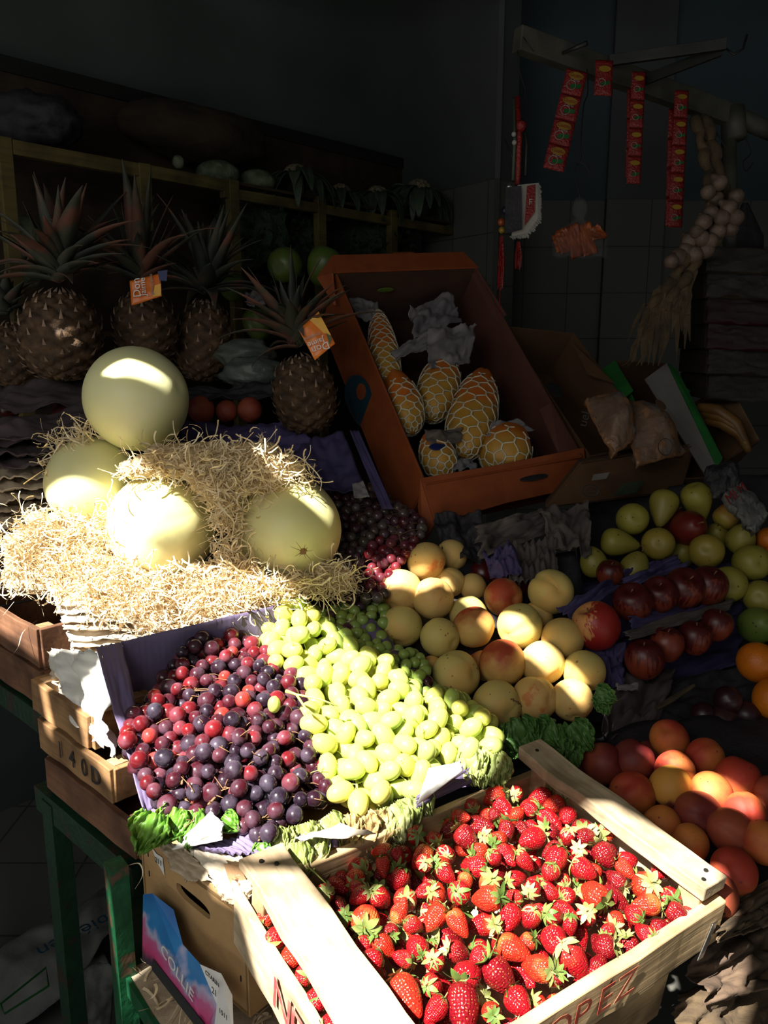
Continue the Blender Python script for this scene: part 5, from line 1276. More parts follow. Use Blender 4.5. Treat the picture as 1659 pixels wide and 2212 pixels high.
m = MB(); m.tube([at(1437+15*math.cos(a*PI/12), 965+18*math.sin(a*PI/12), 1.765) for a in range(25)], .0009, 5); m.build('round_stamp', M['black'], parent=pc)
pc = parcel('clear printed plastic bag lying behind the pears at the right edge', [at(1560, 1075, 1.58), at(1605, 1048, 1.62), at(1655, 1120, 1.52), at(1625, 1150, 1.5)], 'sack_w', 211, bulge=.01)
text('MLM', 'bag_print', at(1590, 1066, 1.555), at(1605, 1052, 1.6)-at(1572, 1080, 1.58), at(1570, 1040, 1.6)-at(1590, 1070, 1.6), .03, 'red_s', parent=pc)
parcel('cloudy plastic bag bunched above the top pear', [at(1520, 1020, 1.72), at(1580, 1005, 1.75), at(1600, 1060, 1.68), at(1540, 1080, 1.66)], 'sack_p', 214, bulge=.02)
# tall stack of plastic wrapped packets
for k in range(6):
    y0 = 535+k*55
    t = thing('wrapped_carton', at(1575, y0+50, 2.2), ('topmost', 'second from the top', 'third from the top', 'fourth from the top, red banded,', 'fifth from the top', 'lowest')[k]+' wrapped dark packet in the tall right hand stack', 'packet', 'plastic wrapped packets at the right')
    a, b_, c, d = at(1525+k*1, y0, 2.2), at(1720, y0+8, 2.3), at(1715, y0+60, 2.25), at(1522+k*1, y0+52, 2.16)
    panel('packet_front', [a, b_, c, d], 'red_band' if k in (2, 3) else 'sack', .01); panel('packet_side', [a, d, d+Vector((.02, .25, 0)), a+Vector((.02, .25, 0))], 'sack', .01); panel('packet_top', [a, b_, b_+Vector((.02, .25, 0)), a+Vector((.02, .25, 0))], 'sack', .01)
    sheet('plastic_wrap', [Vector(p)+Vector((-.008, -.02, 0)) for p in (a, b_, c, d)], M['film'], nx=40, ny=20, amp=.008, fr=6, seed=220+k, fold=.02, solid=.0004, parent=t)

# ================================================================ papers, lettuce and trays among the fruit
def psheet(pts, mat, lab, nm='crumpled_paper', cat='paper', **kw):
    a = dict(nx=30, ny=26, amp=.02, fr=3.5, fold=.02, rag=.04); a.update(kw)
    return sheet(nm, [at(*p) for p in pts], M[mat], label=lab, cat=cat, **a)
psheet([(1020, 1140, 1.60), (1180, 1095, 1.70), (1195, 1150, 1.66), (1030, 1215, 1.56)], 'greytissue', 'long grey paper fold under the orange box flap', seed=301)
psheet([(1150, 1100, 1.70), (1270, 1095, 1.72), (1280, 1200, 1.60), (1190, 1180, 1.60)], 'greytissue', 'crumpled beige paper mound between the box and the pears', seed=302, amp=.03)
psheet([(1080, 1180, 1.62), (1200, 1170, 1.62), (1215, 1265, 1.55), (1100, 1265, 1.52)], 'greytissue', 'pleated grey paper above the wrinkled peach', seed=303, corr=9, camp=.006)
psheet([(930, 1110, 1.66), (1040, 1110, 1.66), (1050, 1220, 1.60), (960, 1210, 1.60)], 'sack_p', 'dark purplish paper under the box corner', seed=304)
psheet([(1040, 1190, 1.58), (1110, 1170, 1.58), (1130, 1240, 1.52), (1060, 1250, 1.52)], 'purple_d', 'deep purple tissue behind the dark plums', seed=305, amp=.03)
psheet([(1200, 1310, 1.47), (1320, 1255, 1.56), (1345, 1270, 1.54), (1225, 1345, 1.44)], 'purple_d', 'purple paper strip running up beside the brightest apple', seed=306, amp=.01)
psheet([(1330, 1240, 1.60), (1450, 1200, 1.64), (1490, 1225, 1.62), (1345, 1280, 1.58)], 'purple_d', 'purple torn paper between the apples and pears', seed=307, amp=.015, rag=.1)
psheet([(1260, 1385, 1.46), (1345, 1400, 1.46), (1345, 1500, 1.40), (1275, 1470, 1.40)], 'purple_d', 'rumpled purple paper below the brightest apple', seed=308)
psheet([(1345, 1365, 1.42), (1590, 1290, 1.60), (1575, 1320, 1.55), (1360, 1385, 1.40)], 'greytissue', 'pale curling rim of the lower apple tray', nm='tray_rim', cat='tray', seed=309, amp=.008, rag=.02, fold=.006)
psheet([(1350, 1340, 1.48), (1580, 1270, 1.66), (1580, 1300, 1.60), (1360, 1370, 1.43)], 'purple_d', 'dark purple tray between the two rows of apples', nm='apple_tray', cat='tray', seed=310, amp=.012)
psheet([(1240, 1260, 1.72), (1600, 1215, 1.80), (1600, 1330, 1.70), (1250, 1400, 1.60)], 'purple_d', 'purple tray under the upper row of apples', nm='apple_tray', cat='tray', seed=311)
psheet([(1340, 1380, 1.62), (1610, 1330, 1.72), (1600, 1440, 1.62), (1345, 1510, 1.52)], 'purple_d', 'purple tray under the lower row of apples', nm='apple_tray', cat='tray', seed=312)
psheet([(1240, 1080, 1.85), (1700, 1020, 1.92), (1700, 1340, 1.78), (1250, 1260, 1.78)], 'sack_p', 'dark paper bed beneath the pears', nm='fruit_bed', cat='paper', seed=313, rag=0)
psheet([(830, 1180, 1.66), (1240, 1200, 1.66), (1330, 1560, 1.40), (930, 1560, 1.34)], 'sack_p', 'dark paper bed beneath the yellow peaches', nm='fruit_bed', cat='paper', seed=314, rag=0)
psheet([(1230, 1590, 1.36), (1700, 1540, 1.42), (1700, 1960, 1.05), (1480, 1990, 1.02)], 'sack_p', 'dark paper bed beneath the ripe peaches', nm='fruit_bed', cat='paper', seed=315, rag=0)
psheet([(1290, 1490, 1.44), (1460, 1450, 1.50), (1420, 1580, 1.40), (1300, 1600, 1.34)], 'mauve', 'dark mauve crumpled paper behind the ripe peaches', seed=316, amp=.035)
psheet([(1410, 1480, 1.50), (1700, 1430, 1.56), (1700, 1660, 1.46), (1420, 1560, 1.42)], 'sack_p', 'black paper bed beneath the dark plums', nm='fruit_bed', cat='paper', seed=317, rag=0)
psheet([(1328, 1480, 1.36), (1380, 1476, 1.38), (1378, 1492, 1.37), (1335, 1492, 1.35)], 'tissue', 'small rolled white paper scrap below the apples', seed=318, amp=.006, rag=.01, fold=.004, nx=14, ny=8)
m = MB(); m.tube([at(1420, 1530, 1.40), at(1450, 1512, 1.42), at(1500, 1480, 1.44)], [.004, .006, .003], 6); m.build('dry_stick', M['braid'], label='thin dry brown stick on the dark paper below the apples', cat='stick')
# burlap / wrapping under the ripe peaches at bottom right
psheet([(1560, 1960, 1.00), (1700, 1870, 1.08), (1700, 1990, 1.02), (1540, 2040, .96)], 'sack_br', 'dusky cloth edge under the ripe peaches at the right', seed=321, amp=.02)
psheet([(1530, 1990, .97), (1690, 1900, 1.06), (1700, 1960, 1.03), (1545, 2040, .95)], 'braid', 'frayed brown wrapping paper corner below the ripe peaches', seed=322, amp=.015, fold=.03)
psheet([(1480, 2060, 1.02), (1700, 1960, 1.10), (1720, 2120, 1.05), (1500, 2180, .98)], 'sack_br', 'folded dark sacking at the lower right', seed=323, amp=.03, fold=.05)
psheet([(1460, 2150, 1.00), (1700, 2050, 1.08), (1720, 2300, .98), (1450, 2300, .95)], 'braid', 'brown fibrous sacking at the lower right corner', seed=324, amp=.03, fold=.05)
# mauve / purple trays behind the melons
psheet([(-60, 850, 1.80), (190, 825, 1.82), (190, 870, 1.72), (-60, 905, 1.70)], 'mauve', 'mauve cloth fold at the left edge under the pineapples', seed=331, amp=.02, fold=.03)
psheet([(-60, 905, 1.72), (200, 885, 1.74), (180, 950, 1.64), (-60, 965, 1.62)], 'mauve', 'lower mauve cloth fold left of the top melon', seed=332, amp=.02, fold=.03)
psheet([(390, 840, 1.85), (620, 830, 1.88), (620, 870, 1.82), (390, 870, 1.80)], 'sack_p', 'dark tray above the row of orange fruit behind the top melon', nm='dark_tray', cat='tray', seed=333)
psheet([(390, 915, 1.80), (640, 910, 1.82), (700, 990, 1.74), (390, 985, 1.72)], 'purple_d', 'dark purple tray below the row of orange fruit', nm='dark_tray', cat='tray', seed=334, corr=20, camp=.002)
psheet([(580, 990, 1.70), (740, 930, 1.76), (790, 1060, 1.66), (640, 1060, 1.60)], 'purple_d', 'dark corrugated purple card behind the oval melon', nm='corrugated_card', cat='cardboard', seed=335, corr=24, camp=.002, fold=0, rag=0)
panel2 = psheet([(755, 930, 1.75), (775, 930, 1.75), (850, 1100, 1.62), (825, 1100, 1.62)], 'purple_d', 'narrow purple card strip beside the orange box', nm='corrugated_card', cat='cardboard', seed=336, fold=0, amp=.003, rag=0)
for i, (x, y, r) in enumerate(((435, 885, 30), (540, 885, 28), (140, 888, 26), (20, 880, 24), (490, 888, 24))):
    put_fruit('nectarine', PM[i % 4], 'nect' if i in (3,) else 'peach_dk', x, y, r, lambda a, b: 1.82, None, ('dim orange fruit just right of the top melon', 'dim orange fruit in the dark tray left of the front pineapple', 'dim fruit left of the top melon in the shade', 'dim red fruit at the far left edge', 'dim fruit between the two dim orange ones')[i], 'nectarine')
psheet([(760, 1045, 1.62), (785, 1040, 1.62), (800, 1075, 1.6), (765, 1078, 1.6)], 'tissue', 'small white paper scrap above the dim grapes', seed=338, amp=.004, rag=.03, nx=12, ny=12, fold=.004)

# lettuce
ORD = ('first', 'second', 'third', 'fourth', 'fifth', 'sixth', 'seventh', 'eighth', 'ninth', 'tenth', 'eleventh', 'twelfth')
LC = {}
def leaf(x, y, d, ang, size, mat, lab, seed, tilt=.5, grp='lettuce leaves lining the display'):
    k_ = LC.get(grp, 0); LC[grp] = k_+1; lab += ', '+ORD[k_]+' from the left'
    r = random.Random(seed); P = at(x, y, d); m = MB()
    right = Vector((1, 0, 0)); upv = Vector((0, .55, .83)); out = Vector((0, -.83, .55))
    dr = (right*math.cos(ang)+upv*math.sin(ang)); sd = (-right*math.sin(ang)+upv*math.cos(ang))
    def fn(u, v):
        w_ = (u-.5)*2; e = abs(w_)
        L_ = size*v*(1-.25*w_*w_); q = P+dr*L_+sd*w_*size*.55*math.sin(PI*min(1, .15+v*.8))**.6
        ruf = (e**1.5*.6+max(0, v-.45)*.9)*size*.16
        h = ruf*(math.sin(w_*17+seed+v*5)+.7*math.sin(v*23+w_*9+seed*2)+.5*math.sin(w_*39+v*17)+1.2*nz((w_*3, v*3, seed), 2.5, seed))+size*.2*nz((w_, v, seed), 2, seed)
        return q+out*(h+size*.08*(1-e))+dr*ruf*.6*math.sin(w_*29+seed)
    m.surf(fn, 52, 32)
    return m.build('lettuce_leaf', M[mat], smooth=True, solid=.0006, label=lab, cat='lettuce', group=grp)
FRN = [(335, 1755, -1.85, .050, 'lettuce_g'), (385, 1745, -1.9, .045, 'lettuce_g'), (410, 1750, -1.5, .045, 'lettuce_g'), (480, 1765, -.6, .028, 'lettuce_g'),
       (590, 1795, -1.0, .03, 'lettuce'), (610, 1790, -1.5, .035, 'lettuce'), (650, 1780, -1.3, .045, 'lettuce'), (665, 1800, -1.6, .055, 'lettuce'), (700, 1765, -1.0, .04, 'lettuce'), (745, 1760, -1.5, .045, 'lettuce_br'),
       (775, 1755, -1.4, .05, 'lettuce_br'), (810, 1750, -1.5, .055, 'lettuce_br'), (840, 1740, -1.2, .05, 'lettuce'), (870, 1725, -1.3, .045, 'lettuce'), (895, 1705, -1.0, .04, 'lettuce'), (635, 1820, -1.5, .05, 'lettuce'), (565, 1820, -1.5, .022, 'lettuce_g')]
for i, (x, y, a, s_, mt) in enumerate(sorted(FRN)):
    leaf(x, y, d_grape(x, y)-.012, a, s_, mt, {'lettuce_g': 'fresh green lettuce leaf under the dark grapes', 'lettuce': 'pale wilted lettuce leaf at the front edge of the grapes', 'lettuce_br': 'browned dry lettuce leaf over the dark gap'}[mt], 400+i, grp={'lettuce_g': 'fresh lettuce under the dark grapes', 'lettuce': 'wilted lettuce along the front edge', 'lettuce_br': 'browned lettuce over the gap'}[mt])
for i, (x, y, a, s_) in enumerate(((1010, 1620, -1.4, .05), (1035, 1632, -1.5, .045), (1060, 1630, -1.4, .05), (1075, 1635, -1.7, .045))):
    leaf(x, y, 1.15, a, s_, 'lettuce', 'shrivelled sunlit lettuce leaf at the green grapes right end', 440+i, grp='shrivelled lettuce at the right end of the green grapes')
for i, (x, y, a, s_) in enumerate(sorted(((1085, 1570, -.9, .06), (1110, 1555, -1.2, .06), (1150, 1560, -.9, .055), (1195, 1565, -1.5, .06), (1230, 1565, -.9, .05), (1165, 1590, -1.5, .05), (1215, 1590, -1.2, .05), (1120, 1590, -2.0, .04), (1285, 1495, -.4, .035), (1295, 1505, -1.2, .03)))):
    leaf(x, y, 1.25, a, s_, 'lettuce_dk' if 'lettuce_dk' in M else 'lettuce_g', 'dark curly lettuce leaf under the front yellow peaches', 460+i, grp='dark lettuce under the yellow peaches')
m = MB(); m.tube([at(660, 1850, .975), at(663, 1872, .96), at(680, 1885, .95), (at(708, 1912, .93))], [.0012, .001, .0009, .0006], 5); m.build('loose_tendril', M['stem_gr'], smooth=True, label='thin green tendril dangling towards the strawberries', cat='tendril')

# ================================================================ pineapples
def pineapple(x, y, d, R, H, lean, label, seed, ncrown=30, crown_len=.26, spin=0.0):
    r = random.Random(seed); P = at(x, y, d); root = thing('pineapple', P, label, 'pineapple')
    rot = Matrix.Rotation(lean, 3, 'Y') @ Matrix.Rotation(spin, 3, 'Z')
    def base(th, ph, k=1.0):
        s = abs(math.sin(th))**.75; return Vector((s*math.cos(ph)*R*k, s*math.sin(ph)*R*k, math.cos(th)*H*(1+(k-1)*.6)))
    NA, NB = 13, 9; m = MB()
    def fn(q, th, ph):
        v = th/PI; a = ph*8/2+v*NA*PI*.62; b = -ph*8/2+v*NA*PI*.62
        h = (abs(math.sin(a))*abs(math.sin(b)))**.5
        return base(th, ph, .90+.11*h+.02*nz(q, 9, seed))
    m.sphere((0, 0, 0), 1, 112, 72, fn=fn)
    m.v = [rot @ v+P for v in m.v]
    for i in range(1, 15):
        for j in range(8):
            # centres where |sin a| and |sin b| = 1
            v = (i+.0)*.5/(NA*.62)
            A = PI*(i/2+.0); 
            ph = 2*PI*j/8+(0 if i % 2 == 0 else PI/8)+0
            # a=ph*4+vK ; b=-ph*4+vK ; need both = pi/2 mod pi
            K = NA*PI*.62; vv = (PI/2+(i-1)*PI/2)/K
            if vv > .97: continue
            ph = (j*2*PI/8)+(0 if (i % 2) else PI/8)
            p = base(vv*PI, ph, 1.0); n = Vector((p.x/R**2, p.y/R**2, p.z/H**2)).normalized(); dn_ = Vector((0, 0, 1))-n*n.z
            dn_ = dn_.normalized() if dn_.length > .01 else Vector((1, 0, 0)); sd = n.cross(dn_)
            L_ = R*.17*r.uniform(.5, 1.3); tip = p+n*L_*.45+dn_*L_*1.1; w_ = R*.05
            m.add([rot @ q+P for q in (p-sd*w_+n*.001, p+sd*w_+n*.001, p+n*L_*.35+dn_*L_*.2, tip)], [(0, 1, 2), (0, 2, 3), (1, 3, 2)], 1)
    m.build('fruit_body', [M['pine'], M['pine_tip']], parent=root, smooth=True)
    m = MB(); top = Vector((0, 0, H*.97))
    for k in range(ncrown):
        f = k/ncrown; az = k*2.39996+r.uniform(-.2, .2); el = .05+1.15*f**.8 if True else 0
        el = 1.35-1.25*f+r.uniform(-.12, .12); L_ = crown_len*(.55+.45*math.sin(PI*(1-f)*.8+.3))*r.uniform(.8, 1.1); w_ = R*.20*r.uniform(.7, 1.4)
        d_ = Vector((math.cos(az), math.sin(az), 0)); sd = Vector((-math.sin(az), math.cos(az), 0)); p = top+d_*R*.10*(1-f)+Vector((0, 0, -.0+.03*(1-f)+.02)); e = el; rows = []
        e = min(1.5, .45+1.0*(1-f)+r.uniform(-.45, .35)); droop = r.uniform(-.5, .7)+f*.5; L_ *= r.uniform(.6, 1.1)
        n_ = 8
        for i in range(n_+1):
            t_ = i/n_; ww = w_*(1-t_**1.6)*(1+.3*math.sin(PI*t_))+.0005
            up = Vector((0, 0, 1))*math.cos(e)-d_*math.sin(e)
            rows += [p-sd*ww+up*ww*.35, p, p+sd*ww+up*ww*.35]
            p = p+(d_*math.cos(e)+Vector((0, 0, 1))*math.sin(e))*L_/n_; e -= droop/n_+.04*t_
        fs = []
        for i in range(n_): b_ = i*3; fs += [(b_, b_+1, b_+4, b_+3), (b_+1, b_+2, b_+5, b_+4)]
        m.add([rot @ q+P for q in rows], fs)
    m.build('leafy_crown', M['crown'], parent=root, smooth=True, solid=.0012)
    return root
pineapple(132, 728, 1.72, .088, .095, .05, 'largest pineapple, left of the top melon, with a ray of sun on its skin', 1, 48, .25)
pineapple(315, 712, 1.90, .075, .088, -.02, 'pineapple with an orange paper tag on its crown, behind the top melon', 2, 42, .26, 1.0)
pineapple(440, 740, 2.02, .075, .10, .08, 'dark pineapple with reddish crown behind the tagged one', 3, 44, .26, 2.0)
pineapple(658, 855, 1.78, .072, .088, -.12, 'pineapple leaning against the orange box, orange tag beside its crown', 4, 44, .22, .5)
pineapple(35, 770, 1.95, .07, .08, -.1, 'dark pineapple half hidden at the far left', 5, 26, .10, .2)
# tags
def ptag(label, q, seed, xs, ys, pos, flip=1):
    t_ = thing('pineapple_tag', q[0], label, 'tag')
    sheet('tag_card', q, M['tag_or'], nx=14, ny=10, amp=.004, fr=1.5, seed=seed, solid=.0006, parent=t_)
    a, b, c, d = q; off = (C0-a).normalized()*.006
    def pp(u, v): return a.lerp(b, u).lerp(d.lerp(c, u), v)+off
    return t_, pp, off
q = [at(280, 607, 1.75), at(345, 590, 1.75), at(350, 640, 1.75), at(284, 660, 1.75)]
t_, pp, of = ptag('orange paper tag with dark blue top, on the crown of the second pineapple', q, 1, 0, 0, 0)
m = MB(); e = [at(340, 586, 1.742), at(362, 583, 1.742), at(360, 607, 1.742), at(345, 606, 1.742)]; m.add(e, [(3, 2, 1, 0)]); m.build('navy_corner', M['tag_in'], parent=t_)
m = MB(); m.add([pp(.80, .45), pp(1.0, .45), pp(.97, .95), pp(.70, .90)], [(3, 2, 1, 0)]); m.build('printed_patch', M['tag_yel'], parent=t_)
text('Don', 'tag_lettering', pp(.22, .35), at(298, 590, 1.75)-at(302, 640, 1.75), at(280, 610, 1.75)-at(330, 600, 1.75), .024, 'white_l', parent=t_)
text('Jaime', 'tag_lettering', pp(.42, .38), at(298, 590, 1.75)-at(302, 640, 1.75), at(280, 610, 1.75)-at(330, 600, 1.75), .019, 'white_l', parent=t_)
text('pineapples', 'tag_lettering', pp(.70, .38), at(298, 590, 1.75)-at(302, 640, 1.75), at(280, 610, 1.75)-at(330, 600, 1.75), .011, 'white_s', parent=t_)
q = [at(645, 712, 1.66), at(688, 672, 1.66), at(724, 742, 1.66), at(680, 778, 1.66)]
t_, pp, of = ptag('orange tag turned upside down between the front pineapple and the orange box', q, 4, 0, 0, 0)
m = MB(); m.add([pp(.55, .02), pp(.98, .02), pp(1.0, .75), pp(.78, .55)], [(3, 2, 1, 0)]); m.build('printed_patch', M['tag_yel'], parent=t_, label='printed pineapple picture on the tag')
m = MB()
for k in range(7): m.add([pp(.88, .55), pp(.80+.03*k, .9-.02*k), pp(.83+.03*k, .93-.02*k)], [(2, 1, 0)])
m.build('printed_leaves', M['green_s'], parent=t_)
m = MB(); m.add([pp(0, 0), pp(.22, 0), pp(.05, .28)], [(2, 1, 0)]); m.build('navy_corner', M['black'], parent=t_)
xd = pp(.0, .85)-pp(1.0, .62); yd = pp(.3, .2)-pp(.4, .9)
text('Don', 'tag_lettering', pp(.42, .82), pp(.0, .75)-pp(.8, .95), pp(.5, .9)-pp(.38, .2), .022, 'white_l', parent=t_)
text('Jaime', 'tag_lettering', pp(.36, .62), pp(.0, .75)-pp(.8, .95), pp(.5, .9)-pp(.38, .2), .017, 'white_l', parent=t_)
text('pineapples', 'tag_lettering', pp(.32, .42), pp(.0, .75)-pp(.8, .95), pp(.5, .9)-pp(.38, .2), .009, 'white_s', parent=t_)
# green fruit, cabbage bags between pineapples and box
for (x, y, r, lab) in ((617, 572, 40, 'green mango behind the crown of the front pineapple'), (700, 572, 40, 'green mango just behind the corner of the orange box'), (556, 697, 34, 'green fruit with a white paper cap, left of the front pineapple crown'), (505, 620, 30, 'dim yellowish fruit behind the pineapples')):
    put_fruit('green_mango', PR2, 'green_fr', x, y, r, lambda a, b: 2.25, None, lab, 'mango')
psheet([(530, 635, 2.18), (570, 625, 2.18), (575, 660, 2.16), (535, 665, 2.16)], 'tissue', 'white paper cap on the green fruit', seed=351, nx=14, ny=12, amp=.008)
for i, (x, y, d, lab) in enumerate(((530, 765, 1.98, 'cloudy plastic bag of vegetables left of the front pineapple, upper'), (545, 805, 1.92, 'cloudy plastic bag lying lower, left of the front pineapple'))):
    m = MB(); m.sphere(at(x, y, d), (.075, .05, .038), 36, 24, fn=lambda q, th, ph: 1+.22*nz(q, 2.2, 5+i)+.08*nz(q, 7, i)); m.build('plastic_bag', M['film_b'], smooth=True, label=lab, cat='bag')
# ================================================================ shelf along the left wall
S_0 = Vector((-.95, 2.15, 0)); S_1 = Vector((.31, 3.47, 0)); sd_ = (S_1-S_0).normalized(); bk = Vector((-sd_.y, sd_.x, 0)); LS = (S_1-S_0).length
SZ = 2.03
def shp(a, b, z): return S_0+sd_*a+bk*b+Z*z
t = thing('wooden_shelf', shp(LS/2, .17, 1.0), 'dark yellowish wooden shelf with open compartments along the left wall', 'shelf')
def sbd(nm, p0, p1, wv, tv, mt): 
    m = MB(); m.board(p0, p1, wv, tv, rough=.002, n=6, seed=len(nm)); return m.build(nm, M[mt], parent=t, bevel=.002)
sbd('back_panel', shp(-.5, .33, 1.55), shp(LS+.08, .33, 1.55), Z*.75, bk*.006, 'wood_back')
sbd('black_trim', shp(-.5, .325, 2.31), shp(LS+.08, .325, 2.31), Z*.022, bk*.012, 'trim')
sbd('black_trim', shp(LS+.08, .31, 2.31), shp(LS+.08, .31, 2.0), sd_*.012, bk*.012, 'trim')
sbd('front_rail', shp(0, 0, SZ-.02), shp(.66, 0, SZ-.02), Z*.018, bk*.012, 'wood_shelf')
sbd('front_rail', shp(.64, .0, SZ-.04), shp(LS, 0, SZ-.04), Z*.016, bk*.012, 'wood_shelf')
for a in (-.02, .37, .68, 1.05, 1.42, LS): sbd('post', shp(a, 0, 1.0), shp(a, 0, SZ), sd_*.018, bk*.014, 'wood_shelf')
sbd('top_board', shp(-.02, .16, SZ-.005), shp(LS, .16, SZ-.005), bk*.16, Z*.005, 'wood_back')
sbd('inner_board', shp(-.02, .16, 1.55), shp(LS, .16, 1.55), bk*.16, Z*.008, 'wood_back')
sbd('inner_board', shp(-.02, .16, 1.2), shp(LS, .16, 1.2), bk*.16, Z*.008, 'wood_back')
# goods on and in the shelf
def spx(px, py, b=0.0):
    return onp(px, py, shp(0, b, 0), bk)
def round_thing(nm, px, py, r, b, mat, lab, cat, sc=(1, 1, 1), seed=1, amp=.03, ribs=0):
    P = spx(px, py, b); R = r*depth(P)/F; m = MB()
    m.sphere(P, (R*sc[0], R*sc[1], R*sc[2]), 36, 26, fn=lambda q, th, ph: 1+amp*nz(q, 2, seed)-(.03*abs(math.sin(ribs*ph/2)) if ribs else 0))
    return m.build(nm, M[mat], smooth=True, label=lab, cat=cat)
round_thing('cantaloupe', 470, 376, 44, .06, 'cantaloupe', 'netted melon on the shelf top, larger of the two', 'melon', (1.05, 1.05, .62))
round_thing('cantaloupe', 555, 393, 38, .06, 'cantaloupe', 'netted melon on the shelf top, smaller, next to the cauliflower', 'melon', (1.05, 1.05, .65), 3)
round_thing('pale_melon', 55, 512, 42, .08, 'cantaloupe', 'pale round melon in the left compartment of the shelf', 'melon', (.85, .85, 1.05), 4)
round_thing('cabbage', 58, 590, 38, .08, 'cantaloupe', 'pale green cabbage under the melon in the left compartment', 'cabbage', (1, 1, .75), 5, .12)
m = MB(); P = spx(425, 290, .2); m.sphere(P, (.26, .12, .085), 48, 30, fn=lambda q, th, ph: 1+.18*nz(q, 1.6, 2)+.07*nz(q, 5, 3), rot=Matrix.Rotation(math.radians(44), 3, 'Z')); m.build('sack', M['sack'], smooth=True, label='bulging brown sack lying on top of the shelf', cat='sack')
m = MB(); P = spx(80, 262, .15); m.sphere(P, (.12, .08, .075), 36, 26, fn=lambda q, th, ph: 1+.25*nz(q, 2, 7)+.1*nz(q, 6, 8)); m.build('plastic_bag', M['sack_p'], smooth=True, label='dusky purple bag on the shelf top at far left', cat='bag')
m = MB(); P = spx(385, 350, .02); m.sphere(P, (.018, .018, .02), 14, 10); m.build('garlic_bulb', M['cantaloupe'], smooth=True, label='tiny pale bulb on the shelf rail left of the netted melons', cat='garlic')
def cauli(x, y, r, b, lab, seed, n=12):
    P = spx(x, y, b); R = r*depth(P)/F; t_ = thing('cauliflower', P, lab, 'cauliflower'); rr_ = random.Random(seed); m = MB()
    for k in range(46):
        q = Vector((rr_.gauss(0, 1), rr_.gauss(0, 1), abs(rr_.gauss(0, 1)))).normalized(); m.sphere(P+Vector((q.x*R*.8, q.y*R*.8, q.z*R*.55)), R*.28, 12, 8, fn=lambda q_, th, ph: 1+.15*nz(q_, 4, k))
    m.build('curd', M['curd'], parent=t_, smooth=True)
    for k in range(n):
        a = 2*PI*k/n+rr_.uniform(-.3, .3); d_ = Vector((math.cos(a), math.sin(a), 0)); s2 = Vector((-d_.y, d_.x, 0)); L_ = R*rr_.uniform(2.0, 3.6); m = MB(); e0 = rr_.uniform(.2, .9); w_ = R*rr_.uniform(.35, .6)
        def fn(u, v, d_=d_, s2=s2, L_=L_, e0=e0, w_=w_, k=k):
            e = e0-v*2.2; x_ = R*.7+L_*v*math.cos(e0-v*1.1); z_ = -R*.3+L_*v*math.sin(e0-v*1.3)
            ww = w_*math.sin(PI*min(1, .12+.85*v))**.7*(u-.5)*2
            return P+d_*x_+s2*ww+Z*(z_+.12*w_*math.sin(u*14+k+v*9)+.3*abs(ww))
        m.surf(fn, 10, 14); m.build('leaf', M['leaf_dk'], parent=t_, smooth=True, solid=.001)
cauli(640, 378, 27, .06, 'cauliflower with long drooping leaves on the shelf, beside the melons', 3, 22)
cauli(905, 408, 25, .04, 'cauliflower at the right end of the shelf near the tiles', 5, 20)
cauli(735, 415, 22, .10, 'leafy cauliflower in the middle of the shelf, mostly leaves', 7, 22)
cauli(815, 420, 22, .08, 'leafy cauliflower on the shelf between the middle and end ones', 9, 22)
# parsley bunches in the compartments
for i, (x, y, s_) in enumerate(((540, 500, .16), (640, 520, .13), (780, 520, .16), (870, 520, .10))):
    rr_ = random.Random(i+60); P = spx(x, y, .12); m = MB()
    for k in range(420):
        q = P+Vector((rr_.gauss(0, .45), rr_.gauss(0, .3), rr_.gauss(0, .45)))*s_; a = Vector((rr_.uniform(-1, 1), rr_.uniform(-1, 1), rr_.uniform(-1, 1))).normalized()*.014; b_ = a.orthogonal().normalized()*.010
        m.add([q-a, q+b_, q+a, q-b_], [(0, 1, 2, 3)])
    m.sphere(P, (s_*.8, s_*.3, s_*.7), 20, 14, fn=lambda q_, th, ph: 1+.35*nz(q_, 3, i))
    m.build('parsley_bunch', M['parsley'], label='dark green parsley bunch in the shelf, '+('left, behind the reddish pineapple crown', 'above the green mango', 'above the orange box', 'rightmost near the tiles')[i], cat='parsley', group='parsley bunches in the shelf')

# ================================================================ hanging rack
def W(px, py, d): return at(px, py, d)
t = thing('hanging_rack', W(1575, 480, 2.3), 'old cream painted rack bar with a scale arm, hung with sachets and garlic', 'rack')
m = MB(); a = W(1117, 84, 1.95); b_ = W(1580, 250, 2.3); dd = (b_-a).normalized(); upv = Vector((0, 0, 1))-dd*dd.z; upv.normalize(); tv = dd.cross(upv)
m.board(a, b_, upv*.029, tv*.018, rough=.001, n=8); m.build('top_bar', M['paint_bar'], parent=t, bevel=.003)
m = MB(); m.tube([W(1575, 245, 2.3), W(1700, 300, 2.4)], .026, 14); m.build('end_pipe', M['paint_bar'], parent=t, smooth=True)
m = MB(); m.tube([W(1573, 235, 2.3), W(1576, 420, 2.3), W(1580, 800, 2.3)], .021, 14); m.build('upright_pipe', M['paint_bar'], parent=t, smooth=True)
m = MB(); m.tube([W(1585, 235, 2.29), W(1590, 300, 2.29)], .03, 14); m.build('pipe_collar', M['paint_bar'], parent=t, smooth=True)
m = MB(); m.board(W(1315, 132, 2.05), W(1568, 95, 1.95), Vector((0, 0, .013)), Vector((.001, .008, 0)), rough=.001, n=8); m.build('scale_arm', M['steel'], parent=t, bevel=.001)
m = MB(); m.board(W(1395, 172, 2.1), W(1560, 108, 1.97), Vector((0, 0, .013)), Vector((.001, .008, 0))); m.build('brace_arm', M['trim'], parent=t, bevel=.001)
m = MB(); m.tube([W(1568, 105, 1.95), W(1585, 118, 1.94), W(1605, 105, 1.94), W(1614, 75, 1.94)], .003, 8); m.build('hook', M['hook'], parent=t, smooth=True)
